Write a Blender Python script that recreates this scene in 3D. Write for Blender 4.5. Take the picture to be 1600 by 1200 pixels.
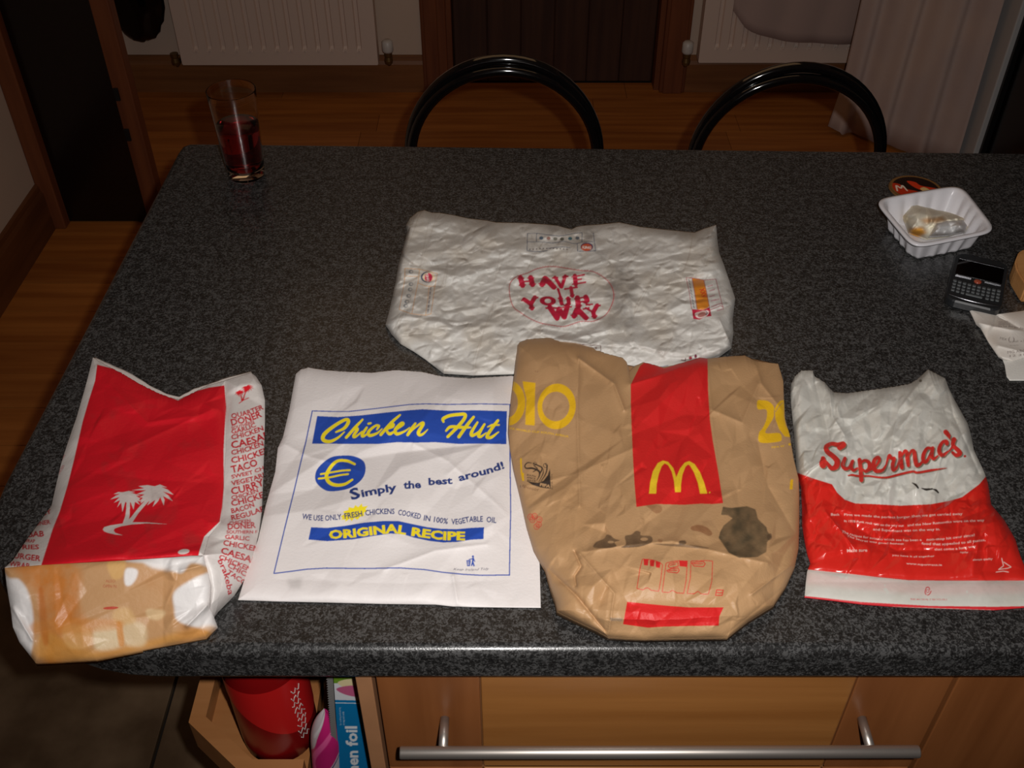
import bpy, bmesh, math, random
import numpy as np
from mathutils import Vector, Matrix, noise
from mathutils.geometry import delaunay_2d_cdt
PI = math.pi
for o in list(bpy.data.objects): bpy.data.objects.remove(o)
SC = bpy.context.scene
COL = SC.collection

# ---------------- camera, light, exposure ----------------
CAMZ = 1.65; PITCH = math.radians(41.0); FPX = 1600.0
cam = bpy.data.cameras.new('camera'); cam.lens = 36.0; cam.sensor_width = 36.0
camo = bpy.data.objects.new('camera', cam); COL.objects.link(camo)
camo.location = (0, 0, CAMZ); camo.rotation_euler = (PI/2 - PITCH, 0, 0)
cam.clip_start = 0.01
SC.camera = camo
SC.view_settings.view_transform = 'Standard'; SC.view_settings.look = 'None'
SC.view_settings.gamma = 1.0; SC.view_settings.use_curve_mapping = False
SC.view_settings.exposure = 0.0
w = bpy.data.worlds.new('world'); SC.world = w; w.use_nodes = True
w.node_tree.nodes['Background'].inputs[0].default_value = (0.02, 0.012, 0.007, 1)
w.node_tree.nodes['Background'].inputs[1].default_value = 0.3
# the camera's own flash, just right of and above the lens
fl = bpy.data.lights.new('camera_flash', 'SPOT'); fl.energy = 50; fl.shadow_soft_size = 0.009
fl.spot_size = math.radians(100); fl.spot_blend = 1.0; fl.color = (1.0, 0.965, 0.935)
flo = bpy.data.objects.new('camera_flash', fl); COL.objects.link(flo)
flo.location = (0.055, -0.01, CAMZ + 0.05); flo.rotation_euler = (PI/2 - math.radians(35), 0, math.radians(-1.5))
# weak warm fill, an unseen source added under the ceiling to lift the background
al = bpy.data.lights.new('warm_fill', 'AREA'); al.energy = 2.9; al.size = 1.6; al.color = (1.0, 0.60, 0.30)
alo = bpy.data.objects.new('warm_fill', al); COL.objects.link(alo); alo.location = (0.0, 2.3, 2.38)

# ---------------- picking points of the place through the view ----------------
cp, sp = math.cos(PITCH), math.sin(PITCH)
def ray(px, py):
    a = (px - 800.0)/FPX; b = (600.0 - py)/FPX
    return a, cp + b*sp, -sp + b*cp
def G(px, py, z=0.9):
    rx, ry, rz = ray(px, py); t = (z - CAMZ)/rz
    return Vector((rx*t, ry*t, z))
def GY(px, py, Y):
    rx, ry, rz = ray(px, py); t = Y/ry
    return Vector((rx*t, Y, CAMZ + rz*t))
def Garr(px, py, z):
    a = (px - 800.0)/FPX; b = (600.0 - py)/FPX
    t = (z - CAMZ)/(-sp + b*cp)
    return np.stack([a*t, (cp + b*sp)*t, z], -1)

# ---------------- object helpers ----------------
def link(o, parent=None):
    COL.objects.link(o)
    if parent is not None:
        o.parent = parent
    return o
def tag(o, label=None, cat=None, group=None, kind=None):
    if label: o['label'] = label
    if cat: o['category'] = cat
    if group: o['group'] = group
    if kind: o['kind'] = kind
    return o
def empty(name, loc, label=None, cat=None, group=None, rz=0, kind=None):
    o = bpy.data.objects.new(name, None); o.location = loc; o.rotation_euler = (0, 0, rz)
    o.empty_display_size = 0.05
    COL.objects.link(o); return tag(o, label, cat, group, kind)
def mesh_obj(name, bm, mat, parent=None, smooth=False, world=True):
    me = bpy.data.meshes.new(name)
    if parent is not None:
        M = Matrix.Identity(4); q = parent
        while q is not None:
            M = q.matrix_basis @ M; q = q.parent
        bmesh.ops.transform(bm, matrix=M.inverted(), verts=bm.verts)
    bm.normal_update(); bm.to_mesh(me); bm.free()
    if smooth:
        for p in me.polygons: p.use_smooth = True
    me.materials.append(mat)
    o = bpy.data.objects.new(name, me)
    return link(o, parent)
def bx(bm, x0, x1, y0, y1, z0, z1, bevel=0.0, seg=2):
    r = bmesh.ops.create_cube(bm, size=1.0)
    vs = r['verts']
    bmesh.ops.scale(bm, vec=(x1-x0, y1-y0, z1-z0), verts=vs)
    bmesh.ops.translate(bm, vec=((x0+x1)/2, (y0+y1)/2, (z0+z1)/2), verts=vs)
    if bevel > 0:
        es = list({e for v in vs for e in v.link_edges})
        r2 = bmesh.ops.bevel(bm, geom=es, offset=bevel, segments=seg, affect='EDGES', profile=0.5)
        return
    return vs
def box(name, x0, x1, y0, y1, z0, z1, mat, parent=None, bevel=0.0, smooth=False):
    bm = bmesh.new(); bx(bm, x0, x1, y0, y1, z0, z1, bevel)
    return mesh_obj(name, bm, mat, parent, smooth)
def tube(bm, pts, r, n=12, closed=False, cap=True):
    pts = [Vector(p) for p in pts]; rings = []
    N = len(pts); rad = r if hasattr(r, '__len__') else [r]*N
    prev = None
    for i, p in enumerate(pts):
        if closed: t = (pts[(i+1) % N] - pts[i-1]).normalized()
        else: t = (pts[min(i+1, N-1)] - pts[max(i-1, 0)]).normalized()
        if prev is None:
            a = Vector((0, 0, 1)) if abs(t.z) < 0.9 else Vector((1, 0, 0))
            u = t.cross(a).normalized()
        else:
            u = (prev - t*prev.dot(t)).normalized()
        prev = u; v = t.cross(u)
        rings.append([bm.verts.new(p + (u*math.cos(2*PI*k/n) + v*math.sin(2*PI*k/n))*rad[i]) for k in range(n)])
    for i in range(N if closed else N-1):
        A = rings[i]; B = rings[(i+1) % N]
        for k in range(n): bm.faces.new((A[k], A[(k+1) % n], B[(k+1) % n], B[k]))
    if cap and not closed:
        bm.faces.new(rings[0][::-1]); bm.faces.new(rings[-1])
def lathe(bm, prof, cx=0, cy=0, n=40):
    rings = []
    for r, z in prof:
        if r < 1e-6: rings.append([bm.verts.new((cx, cy, z))])
        else: rings.append([bm.verts.new((cx + r*math.cos(2*PI*k/n), cy + r*math.sin(2*PI*k/n), z)) for k in range(n)])
    for A, B in zip(rings, rings[1:]):
        for k in range(n):
            k2 = (k+1) % n
            if len(A) == 1 and len(B) == 1: continue
            if len(A) == 1: bm.faces.new((A[0], B[k2], B[k]))
            elif len(B) == 1: bm.faces.new((A[k], A[k2], B[0]))
            else: bm.faces.new((A[k], A[k2], B[k2], B[k]))
    bmesh.ops.recalc_face_normals(bm, faces=bm.faces)
def prism(bm, poly, z0, z1):
    a = [bm.verts.new((x, y, z0)) for x, y in poly]; b = [bm.verts.new((x, y, z1)) for x, y in poly]
    n = len(poly)
    fs = [bm.faces.new(a[::-1]), bm.faces.new(b)]
    for i in range(n): fs.append(bm.faces.new((a[i], a[(i+1) % n], b[(i+1) % n], b[i])))
    bmesh.ops.recalc_face_normals(bm, faces=fs)
    return a, b, fs

# ---------------- materials ----------------
def lin(c):
    return tuple((v/12.92 if v <= 0.04045 else ((v+0.055)/1.055)**2.4) for v in [q/255.0 for q in c])
def mat(name, rgb, rough=0.6, metal=0.0, spec=0.5, coat=0.0, noise_amt=0.0, noise_scale=20, bump=0.0, bump_scale=200, stretch=(1, 1, 1), rgb2=None, detail=4):
    m = bpy.data.materials.new(name); m.use_nodes = True
    nt = m.node_tree; b = nt.nodes['Principled BSDF']
    c = lin(rgb) + (1,)
    b.inputs['Base Color'].default_value = c
    b.inputs['Roughness'].default_value = rough; b.inputs['Metallic'].default_value = metal
    b.inputs['Specular IOR Level'].default_value = spec
    b.inputs['Coat Weight'].default_value = coat
    tc = nt.nodes.new('ShaderNodeTexCoord'); mp = nt.nodes.new('ShaderNodeMapping')
    mp.inputs['Scale'].default_value = stretch
    nt.links.new(tc.outputs['Object'], mp.inputs[0])
    if rgb2 is not None or noise_amt > 0:
        n = nt.nodes.new('ShaderNodeTexNoise'); n.inputs['Scale'].default_value = noise_scale; n.inputs['Detail'].default_value = detail
        nt.links.new(mp.outputs[0], n.inputs['Vector'])
        r = nt.nodes.new('ShaderNodeValToRGB'); r.color_ramp.elements[0].position = 0.35; r.color_ramp.elements[1].position = 0.65
        c2 = lin(rgb2)+(1,) if rgb2 is not None else tuple(v*(1-noise_amt) for v in c[:3])+(1,)
        r.color_ramp.elements[0].color = c2; r.color_ramp.elements[1].color = c
        nt.links.new(n.outputs['Fac'], r.inputs[0]); nt.links.new(r.outputs[0], b.inputs['Base Color'])
    if bump > 0:
        n = nt.nodes.new('ShaderNodeTexNoise'); n.inputs['Scale'].default_value = bump_scale; n.inputs['Detail'].default_value = 3
        nt.links.new(mp.outputs[0], n.inputs['Vector'])
        bp = nt.nodes.new('ShaderNodeBump'); bp.inputs['Strength'].default_value = bump; bp.inputs['Distance'].default_value = 0.001
        nt.links.new(n.outputs['Fac'], bp.inputs['Height']); nt.links.new(bp.outputs[0], b.inputs['Normal'])
    return m
def mat_attr(name, rough=0.6, spec=0.4, bump=0.3, bump_scale=400, coat=0.0, coat_rough=0.3, trans=0.0):
    m = mat(name, (200, 200, 200), rough, spec=spec, bump=bump, bump_scale=bump_scale, coat=coat)
    nt = m.node_tree; b = nt.nodes['Principled BSDF']
    b.inputs['Coat Roughness'].default_value = coat_rough
    a = nt.nodes.new('ShaderNodeAttribute'); a.attribute_name = 'print'
    nt.links.new(a.outputs['Color'], b.inputs['Base Color'])
    return m
def mat_wood(name, c1, c2, rough=0.45, scale=1.0, axis=0, spec=0.4, wear=0.0):
    """straight-grained timber; axis = direction the grain runs"""
    st = [26.0, 26.0, 26.0]; st[axis] = 1.6
    m = mat(name, c1, rough, spec=spec, rgb2=c2, noise_scale=1.3*scale, stretch=tuple(st), detail=6, bump=0.12, bump_scale=6)
    return m
def mat_worktop():
    m = bpy.data.materials.new('speckled_laminate'); m.use_nodes = True
    nt = m.node_tree; b = nt.nodes['Principled BSDF']
    tc = nt.nodes.new('ShaderNodeTexCoord')
    n1 = nt.nodes.new('ShaderNodeTexNoise'); n1.inputs['Scale'].default_value = 320; n1.inputs['Detail'].default_value = 3; n1.inputs['Roughness'].default_value = 0.6; n1.inputs['Distortion'].default_value = 0.8
    n2 = nt.nodes.new('ShaderNodeTexNoise'); n2.inputs['Scale'].default_value = 620; n2.inputs['Detail'].default_value = 2
    n3 = nt.nodes.new('ShaderNodeTexNoise'); n3.inputs['Scale'].default_value = 90; n3.inputs['Detail'].default_value = 2
    for n in (n1, n2, n3): nt.links.new(tc.outputs['Object'], n.inputs['Vector'])
    ad = nt.nodes.new('ShaderNodeMath'); ad.operation = 'MULTIPLY_ADD'; ad.inputs[1].default_value = 0.45
    nt.links.new(n2.outputs['Fac'], ad.inputs[0]); nt.links.new(n1.outputs['Fac'], ad.inputs[2])
    ad2 = nt.nodes.new('ShaderNodeMath'); ad2.operation = 'MULTIPLY_ADD'; ad2.inputs[1].default_value = 0.35
    nt.links.new(n3.outputs['Fac'], ad2.inputs[0]); nt.links.new(ad.outputs[0], ad2.inputs[2])
    r = nt.nodes.new('ShaderNodeValToRGB'); cr = r.color_ramp
    cr.elements[0].position = 0.74; cr.elements[0].color = (0.0095, 0.0092, 0.0090, 1)
    cr.elements[1].position = 1.12 - 0.12; cr.elements[1].color = (0.074, 0.0735, 0.073, 1)
    e = cr.elements.new(0.90); e.color = (0.024, 0.0237, 0.0235, 1)
    nt.links.new(ad2.outputs[0], r.inputs[0]); nt.links.new(r.outputs[0], b.inputs['Base Color'])
    b.inputs['Coat Weight'].default_value = 0.22; b.inputs['Coat Roughness'].default_value = 0.13; b.inputs['Roughness'].default_value = 0.3; b.inputs['Specular IOR Level'].default_value = 0.5
    bp = nt.nodes.new('ShaderNodeBump'); bp.inputs['Strength'].default_value = 0.5; bp.inputs['Distance'].default_value = 0.0004
    nt.links.new(n2.outputs['Fac'], bp.inputs['Height']); nt.links.new(bp.outputs[0], b.inputs['Normal'])
    return m
# ---------------- materials used in the room ----------------
M_wall = mat('cream_wall_paint', (205, 182, 164), 0.8, noise_amt=0.05, noise_scale=3, bump=0.1, bump_scale=90)
M_ceil = mat('white_ceiling_paint', (205, 198, 188), 0.9)
M_plank = mat_wood('warm_floor_board', (180, 112, 50), (152, 88, 34), 0.5, axis=0)
M_plank2 = mat_wood('warm_floor_board_dark', (168, 104, 46), (142, 80, 30), 0.5, axis=0)
M_sub = mat('floor_screed', (26, 18, 12), 0.9)
M_tile = mat('brown_floor_tile', (118, 98, 76), 0.4, rgb2=(84, 66, 48), noise_scale=9, detail=5, bump=0.2, bump_scale=20)
M_skirt = mat_wood('pine_skirting', (132, 84, 46), (112, 68, 34), 0.5, axis=0)
M_casing = mat_wood('red_brown_door_timber', (120, 66, 36), (98, 50, 26), 0.5, axis=2)
M_darkdoor = mat_wood('dark_brown_door_boards', (70, 42, 28), (54, 30, 20), 0.5, axis=2)
M_blackleaf = mat('black_brown_door_leaf', (20, 12, 10), 0.22, spec=0.5)
M_rad = mat('cream_radiator_enamel', (214, 192, 178), 0.45)
M_brass = mat('aged_brass', (120, 92, 52), 0.4, metal=0.7)
M_whiteplastic = mat('white_plastic', (200, 195, 190), 0.4)
M_pvc = mat('white_upvc', (190, 190, 190), 0.35)
M_black = mat('black_rubber', (10, 10, 10), 0.5)
M_glassdark = mat('night_dark_glass', (6, 6, 7), 0.2, spec=0.25)
M_steel = mat('brushed_steel', (190, 182, 174), 0.4, metal=0.85)
M_chrome = mat('chrome', (200, 200, 205), 0.12, metal=1.0)

XL, XR, YB, YF, ZC = -1.375, 1.50, 3.54, -1.3, 2.42
# floor: screed slab with boards at the far side and tiles at the cook's side
fo = box('floor', XL-0.3, XR+0.3, YF-0.2, YB+0.5, -0.06, -0.012, M_sub); tag(fo, kind='structure')
TY = 1.30
rnd = random.Random(4)
PW = 0.128
plank_meshes = {}
def plank(x0, x1, y0, y1, m):
    bm = bmesh.new(); bx(bm, x0, x1, y0, y1, -0.012, 0.0)
    return mesh_obj('floor_board', bm, m, fo)
y = TY
row = 0
while y < YB + 0.06:
    x = XL - 0.02 - rnd.random()*0.9
    while x < XR + 0.02:
        L = 1.25
        a, b_ = max(x, XL-0.02), min(x+L, XR+0.02)
        if b_ - a > 0.02:
            plank(a, b_-0.0015, y, min(y+PW-0.0018, YB+0.09), M_plank if rnd.random() < 0.6 else M_plank2)
        x += L
    y += PW; row += 1
TS = 0.45
gx = -1.52
while gx < XR:
    gy = TY - 0.004
    while gy > YF:
        box('floor_tile', gx+0.003, gx+TS-0.003, gy-TS+0.003, gy-0.003, -0.012, -0.001, M_tile, fo, bevel=0.0015)
        gy -= TS
    gx += TS
def wall(name, x0, x1, y0, y1, z0, z1, m=None):
    return tag(box(name, x0, x1, y0, y1, z0, z1, m or M_wall), kind='structure')
DX0, DX1, DZ = -0.235, 0.540, 2.02
wb = empty('wall_back', (0, YB, 0), kind='structure')
box('wall_panel', XL-0.1, DX0, YB, YB+0.12, 0, ZC, M_wall, wb)
box('wall_panel', DX1, XR+0.1, YB, YB+0.12, 0, ZC, M_wall, wb)
box('wall_panel', DX0, DX1, YB, YB+0.12, DZ, ZC, M_wall, wb)
wall('wall_left', XL-0.1, XL, YF, YB, 0, ZC)
wall('wall_right', XR, XR+0.1, YF, YB, 0, ZC)
wall('wall_front', XL-0.1, XR+0.1, YF-0.1, YF, 0, ZC)
wall('ceiling', XL-0.1, XR+0.1, YF-0.1, YB+0.12, ZC, ZC+0.08, M_ceil)
# skirting
def skirt(name, poly_axis, a0, a1, fixed, inward, h=0.135, m=None):
    bm = bmesh.new(); prof = [(0, 0), (0.018, 0), (0.018, h-0.03), (0.012, h-0.018), (0.010, h-0.004), (0.006, h), (0, h)]
    va = []
    for a in (a0, a1):
        ring = []
        for d, z in prof:
            ring.append(bm.verts.new((a, fixed + inward*d, z) if poly_axis == 'x' else (fixed + inward*d, a, z)))
        va.append(ring)
    n = len(prof)
    for i in range(n): bm.faces.new((va[0][i], va[0][(i+1) % n], va[1][(i+1) % n], va[1][i]))
    bm.faces.new(va[0]); bm.faces.new(va[1][::-1]); bmesh.ops.recalc_face_normals(bm, faces=bm.faces)
    return tag(mesh_obj(name, bm, m or M_skirt), kind='structure')
skirt('baseboard_back', 'x', XL, DX0-0.085, YB, -1)
skirt('baseboard_back', 'x', DX1+0.088, XR, YB, -1)
M_skirtY = mat_wood('pine_skirting_left', (112, 66, 34), (92, 52, 26), 0.5, axis=1)
skirt('baseboard_left', 'y', YF, 2.60, XL, 1, h=0.15, m=M_skirtY)
# door in the back wall
dr = empty('door_2', (DX0, YB, 0), kind='structure')
def casing(x0, x1, z1):
    bm = bmesh.new(); bx(bm, x0, x1, YB-0.022, YB, 0, z1, 0.004)
    bx(bm, x0+0.012, x1-0.03 if x0 < 0 else x1-0.012, YB-0.030, YB-0.020, 0, z1-0.004, 0.003)
    return mesh_obj('door_casing', bm, M_casing, dr)
casing(DX0-0.085, DX0+0.004, DZ+0.08); casing(DX1-0.004, DX1+0.088, DZ+0.08)
box('door_casing', DX0-0.085, DX1+0.088, YB-0.022, YB, DZ, DZ+0.09, M_casing, dr, 0.004)
box('door_jamb', DX0, DX0+0.022, YB, YB+0.12, 0, DZ, M_casing, dr)
box('door_jamb', DX1-0.022, DX1, YB, YB+0.12, 0, DZ, M_casing, dr)
nb = 6; wdt = (DX1-DX0-0.05)/nb
leaf = box('door_leaf', DX0+0.024, DX1-0.024, YB+0.075, YB+0.1, 0.006, DZ-0.01, M_darkdoor, dr)
for i in range(nb):
    x0 = DX0+0.025+i*wdt
    box('door_board', x0+0.001, x0+wdt-0.001, YB+0.062, YB+0.075, 0.006, DZ-0.012, M_darkdoor, leaf, 0.003)
# dark half-open leaf at the left wall with its frame post
d1 = empty('door_1', (XL, 2.64, 0), kind='structure')
pz = GY(90, 330, 2.62)
box('door_casing', XL, XL+0.05, 2.60, 2.66, 0, 2.08, M_casing, d1, 0.004)
lf = box('door_leaf', XL+0.05, -1.082, 2.635, 2.66, 0.006, 2.05, M_blackleaf, d1)
box('door_stile', -1.082, -1.032, 2.615, 2.66, 0.004, 2.05, M_casing, lf, 0.004)
for zz in (0.30, 0.42, 1.8):
    box('hinge', -1.079, -1.066, 2.609, 2.6155, zz-0.018, zz+0.018, M_black, lf, 0.001)
# glazed door and white frame on the right wall
w1 = empty('window_1', (XR, 2.9, 0), kind='structure')
def upright(name, y0, y1, x0, m, b=0.004): return box(name, x0, XR, y0, y1, 0, 2.1, m, w1, b)
upright('frame_post', 3.07, 3.16, XR-0.045, M_pvc); upright('frame_post', 3.005, 3.065, XR-0.075, M_pvc)
upright('frame_lip', 3.064, 3.071, XR-0.05, M_black, 0.001)
upright('sash_post', 2.885, 3.002, XR-0.06, M_pvc)
upright('gasket', 2.87, 2.884, XR-0.045, M_black, 0.001)
box('pane', XR-0.03, XR-0.008, 1.2, 2.868, 0.0, 2.1, M_glassdark, w1)
upright('sash_post', 1.10, 1.198, XR-0.06, M_pvc)
# ---------------- worktop ----------------
M_top = mat_worktop()
TZ = 0.9
def g2(px, py, z=TZ): v = G(px, py, z); return (v.x, v.y)
def arc(cx, cy, r, a0, a1, n):
    return [(cx + r*math.cos(math.radians(a0+(a1-a0)*i/n)), cy + r*math.sin(math.radians(a0+(a1-a0)*i/n))) for i in range(n+1)]
bl = g2(284, 222); br = g2(1600, 237)
FY = 0.513
xl_b = bl[0]; xl_f = -0.512
slope = (br[1]-bl[1])/(br[0]-bl[0])
outline = []
R = 0.20
outline += arc(xl_f+R, FY+R, R, 180, 270, 12)
outline += [(1.35, FY), (1.35, bl[1]+slope*(1.35-bl[0]))]
outline += [(bl[0]+0.03, bl[1]+slope*0.03)] + [(bl[0]+0.012, bl[1]-0.001), (bl[0]+0.002, bl[1]-0.010), (bl[0], bl[1]-0.03)]
bm = bmesh.new()
a, b_, fs = prism(bm, outline, TZ-0.041, TZ)
top_edges = [e for e in bm.edges if abs(e.verts[0].co.z-TZ) < 1e-6 and abs(e.verts[1].co.z-TZ) < 1e-6]
bmesh.ops.bevel(bm, geom=top_edges, offset=0.009, segments=5, affect='EDGES', profile=0.5)
bot = [e for e in bm.edges if abs(e.verts[0].co.z-(TZ-0.041)) < 1e-6 and abs(e.verts[1].co.z-(TZ-0.041)) < 1e-6]
bmesh.ops.bevel(bm, geom=bot, offset=0.004, segments=2, affect='EDGES', profile=0.5)
wt = mesh_obj('worktop', bm, M_top, smooth=False)
for p in wt.data.polygons: p.use_smooth = abs(p.normal.z) < 0.999 and abs(p.normal.z) > 0.001
tag(wt, 'long dark speckled laminate worktop with rounded front edge, carrying the paper bags', 'worktop')

# ---------------- drawer unit ----------------
M_oak = mat_wood('oak_centre_panel', (168, 112, 58), (150, 96, 46), 0.33, axis=0, spec=0.5)
M_oakst = mat_wood('oak_stile', (146, 90, 50), (128, 76, 40), 0.33, axis=2, spec=0.5)
M_edge = mat('pale_panel_edge', (176, 126, 88), 0.5, noise_amt=0.1, noise_scale=30)
M_carc = mat('unit_carcass', (120, 78, 44), 0.6)
CY = 0.535
def cx(px, z=0.825, Y=CY):
    zd = Y*cp + (CAMZ-z)*sp; return (px-800)/FPX*zd
CL, CR = cx(583), cx(1495)
unit = empty('drawer_unit', ((CL+CR)/2, CY, 0), 'oak-fronted drawer unit under the worktop with a long steel bar handle', 'cabinet')
ZT = TZ-0.043
box('side_panel', CL-0.016, CL-0.001, CY-0.002, 1.06, 0.1, ZT, M_edge, unit, 0.001)
box('side_panel', CR-0.018, CR-0.001, CY+0.022, 1.06, 0.1, ZT, M_carc, unit)
box('back_panel', CL, CR-0.019, 1.045, 1.06, 0.1, ZT, M_carc, unit)
box('bottom_panel', CL, CR-0.019, CY+0.022, 1.044, 0.1, 0.118, M_carc, unit)
box('plinth', CL, CR, CY+0.05, CY+0.066, 0.0, 0.098, M_carc, unit)
def drawer(z0, z1, x0, x1, parent):
    d = empty('drawer', ((x0+x1)/2, CY, z0)); d.parent = parent; d.location = (((x0+x1)/2 - parent.location.x), CY-parent.location.y, z0)
    return d
def front(parent_unit, x0, x1, z0, z1, j0, j1, handle=None):
    # stiles either side of a centre panel, bevelled joints between
    f = box('drawer_front', x0+0.002, x1-0.002, CY+0.003, CY+0.021, z0, z1, M_carc, parent_unit)
    def sub(name, a, b, m, d=0.0):
        bm = bmesh.new(); bx(bm, a+0.0006, b-0.0006, CY+d, CY+0.006, z0, z1, 0.0012)
        return mesh_obj(name, bm, m, f, world=False)
    sub('stile', x0+0.002, j0, M_oakst); sub('stile', j1, x1-0.002, M_oakst); sub('panel', j0, j1, M_oak, 0.0006)
    return f
J0, J1 = cx(750), cx(1340)
hz = 0.757
f1 = front(unit, CL, CR, 0.665, ZT-0.004, J0, J1)
f2 = front(unit, CL, CR, 0.385, 0.660, J0, J1)
f3 = front(unit, CL, CR, 0.105, 0.380, J0, J1)
def bar_handle(f, x0, x1, z, px0, px1, slopez=0.0):
    Yb = CY - 0.036
    bm = bmesh.new(); tube(bm, [(x0, Yb, z), (x0+0.001, Yb, z), (x1-0.001, Yb, z+slopez), (x1, Yb, z+slopez)], [0.0055, 0.006, 0.006, 0.0055], 24)
    for xx in (px0, px1):
        tube(bm, [(xx, Yb+0.003, z), (xx, CY+0.001, z)], 0.0045, 16)
    return mesh_obj('bar_handle', bm, M_steel, f, smooth=True, world=False)
zdh = (CY-0.036)*cp + (CAMZ-hz)*sp
hx = lambda p: (p-800)/FPX*zdh
bar_handle(f1, hx(625), hx(1435), hz, hx(692), hx(1362), 0.002)
bar_handle(f2, hx(625), hx(1435), 0.56, hx(692), hx(1362))
bar_handle(f3, hx(625), hx(1435), 0.28, hx(692), hx(1362))
# neighbour unit on the right
u2 = empty('cupboard_unit', (CR+0.25, CY, 0), 'plain oak cupboard unit to the right of the bar-handled drawers', 'cabinet')
box('carcass', CR+0.003, 1.33, CY+0.023, 1.06, 0.1, ZT, M_carc, u2)
box('door', CR+0.002, CR+0.50, CY, CY+0.021, 0.105, ZT-0.004, M_oakst, u2, 0.0012)
box('door', CR+0.503, 1.33, CY, CY+0.021, 0.105, ZT-0.004, M_oakst, u2, 0.0012)
box('plinth', CR+0.003, 1.33, CY+0.05, CY+0.066, 0.0, 0.098, M_carc, u2)

# ---------------- open end shelves with canted corner ----------------
M_shelf = mat_wood('honey_shelf_timber', (172, 118, 72), (156, 102, 58), 0.4, axis=0)
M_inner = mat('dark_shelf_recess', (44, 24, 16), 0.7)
sh = empty('end_shelf_unit', (-0.26, 0.62, 0), 'open-ended honey wood shelf unit with canted corner left of the drawers', 'shelf')
SX1 = CL-0.019
TRX = -0.229
def shelf_poly(off=0.0):
    return [(TRX, 0.562+off), (-0.293+off*0.4, 0.562+off), (-0.367+off, 0.625+off*0.4), (-0.367+off, 1.018), (TRX, 1.018)]
for zt in (0.602, 0.36, 0.14):
    bm = bmesh.new(); prism(bm, shelf_poly(0.018), zt-0.054, zt-0.030)
    s_ = mesh_obj('shelf_board', bm, M_shelf, sh)
    # raised gallery rail following the canted outline
    P = shelf_poly(0.0); Q = shelf_poly(0.018)
    for i in range(3):
        bm = bmesh.new(); prism(bm, [P[i], P[i+1], Q[i+1], Q[i]] if i else [P[0], P[1], Q[1], Q[0]], zt-0.056, zt-0.004)
        mesh_obj('gallery_rail', bm, M_shelf, s_, world=False)
xr_ = GY(492, 1067, 0.735).x
box('back_panel', -0.350, TRX-0.001, 0.735, 0.75, 0.602-0.029, ZT-0.001, M_shelf, sh)
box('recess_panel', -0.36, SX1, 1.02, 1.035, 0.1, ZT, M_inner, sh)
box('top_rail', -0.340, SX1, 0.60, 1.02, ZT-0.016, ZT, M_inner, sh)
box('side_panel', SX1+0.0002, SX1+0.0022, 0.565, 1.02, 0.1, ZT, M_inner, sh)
box('plinth', -0.32, SX1, 0.66, 0.98, 0.0, 0.088, M_carc, sh)
SZ = 0.602-0.030

# ---------------- stools with hoop backs ----------------
M_enam = mat('black_enamel_tube', (9, 9, 10), 0.09, spec=0.8, coat=1.0)
M_seat = mat('black_vinyl_seat', (16, 15, 15), 0.4)
def chair(cxp, wpx, toppx, Y, label, lean, rz):
    # wpx = outer left/right pixels at the worktop's far edge
    ytop = 222 if cxp < 1000 else 232
    L = GY(wpx[0], ytop, Y); Rr = GY(wpx[1], ytop, Y); top = GY(cxp, toppx, Y)
    c = (L.x+Rr.x)/2; a = (Rr.x-L.x)/2 - 0.012
    zc = L.z - 0.03; h = top.z - zc - 0.010
    t = empty('hoop_back_chair', (c, Y+0.19, 0), label, 'chair', 'black hoop-back chairs on the far side of the worktop')
    def hoop(aa, hh, dy, r, name):
        pts = [(c-aa*0.93, Y+0.02+dy, 0.47), (c-aa*0.97, Y+0.012+dy, 0.56), (c-aa, Y+dy, zc-0.03)]
        for i in range(33):
            th = PI - PI*i/32
            pts.append((c+aa*math.cos(th), Y+dy+0.0*i, zc + hh*math.sin(th) + lean*math.cos(th)*0.0))
        pts += [(c+aa, Y+dy, zc-0.03), (c+aa*0.97, Y+0.012+dy, 0.56), (c+aa*0.93, Y+0.02+dy, 0.47)]
        bm = bmesh.new(); tube(bm, pts, r, 16)
        return mesh_obj(name, bm, M_enam, t, smooth=True)
    hoop(a, h, 0.0, 0.0095, 'back_hoop')
    hoop(a-0.005, h-0.018, -0.006, 0.0092, 'back_hoop')
    bm = bmesh.new(); lathe(bm, [(0, 0.475), (0.155, 0.475), (0.172, 0.463), (0.175, 0.45), (0.168, 0.438), (0, 0.438)], c, Y+0.19, 36)
    mesh_obj('seat', bm, M_seat, t, smooth=True)
    bm = bmesh.new(); tube(bm, [(c+0.165*math.cos(2*PI*k/24), Y+0.19+0.165*math.sin(2*PI*k/24), 0.43) for k in range(24)], 0.010, 10, closed=True)
    mesh_obj('seat_ring', bm, M_enam, t, smooth=True)
    for sx, sy in ((-1, -1), (1, -1), (-1, 1), (1, 1)):
        bm = bmesh.new(); tube(bm, [(c+sx*0.115, Y+0.19+sy*0.115, 0.425), (c+sx*0.15, Y+0.19+sy*0.15, 0.012)], 0.010, 10)
        lg = mesh_obj('leg', bm, M_enam, t, smooth=True)
        box('foot_cap', c+sx*0.15-0.012, c+sx*0.15+0.012, Y+0.19+sy*0.15-0.012, Y+0.19+sy*0.15+0.012, 0.0, 0.02, M_black, lg, 0.003)
    return t
chair(787, (628, 947), 84, 1.70, 'black tubular hoop-back chair behind the worktop, nearer the glass of red drink', 0, 0)
chair(1226, (1071, 1389), 96, 1.70, 'black tubular hoop-back chair behind the worktop, in front of the curtain', 0, 0)
for o in [o for o in COL.objects if o.name.startswith('foot_cap')]:
    pass

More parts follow.
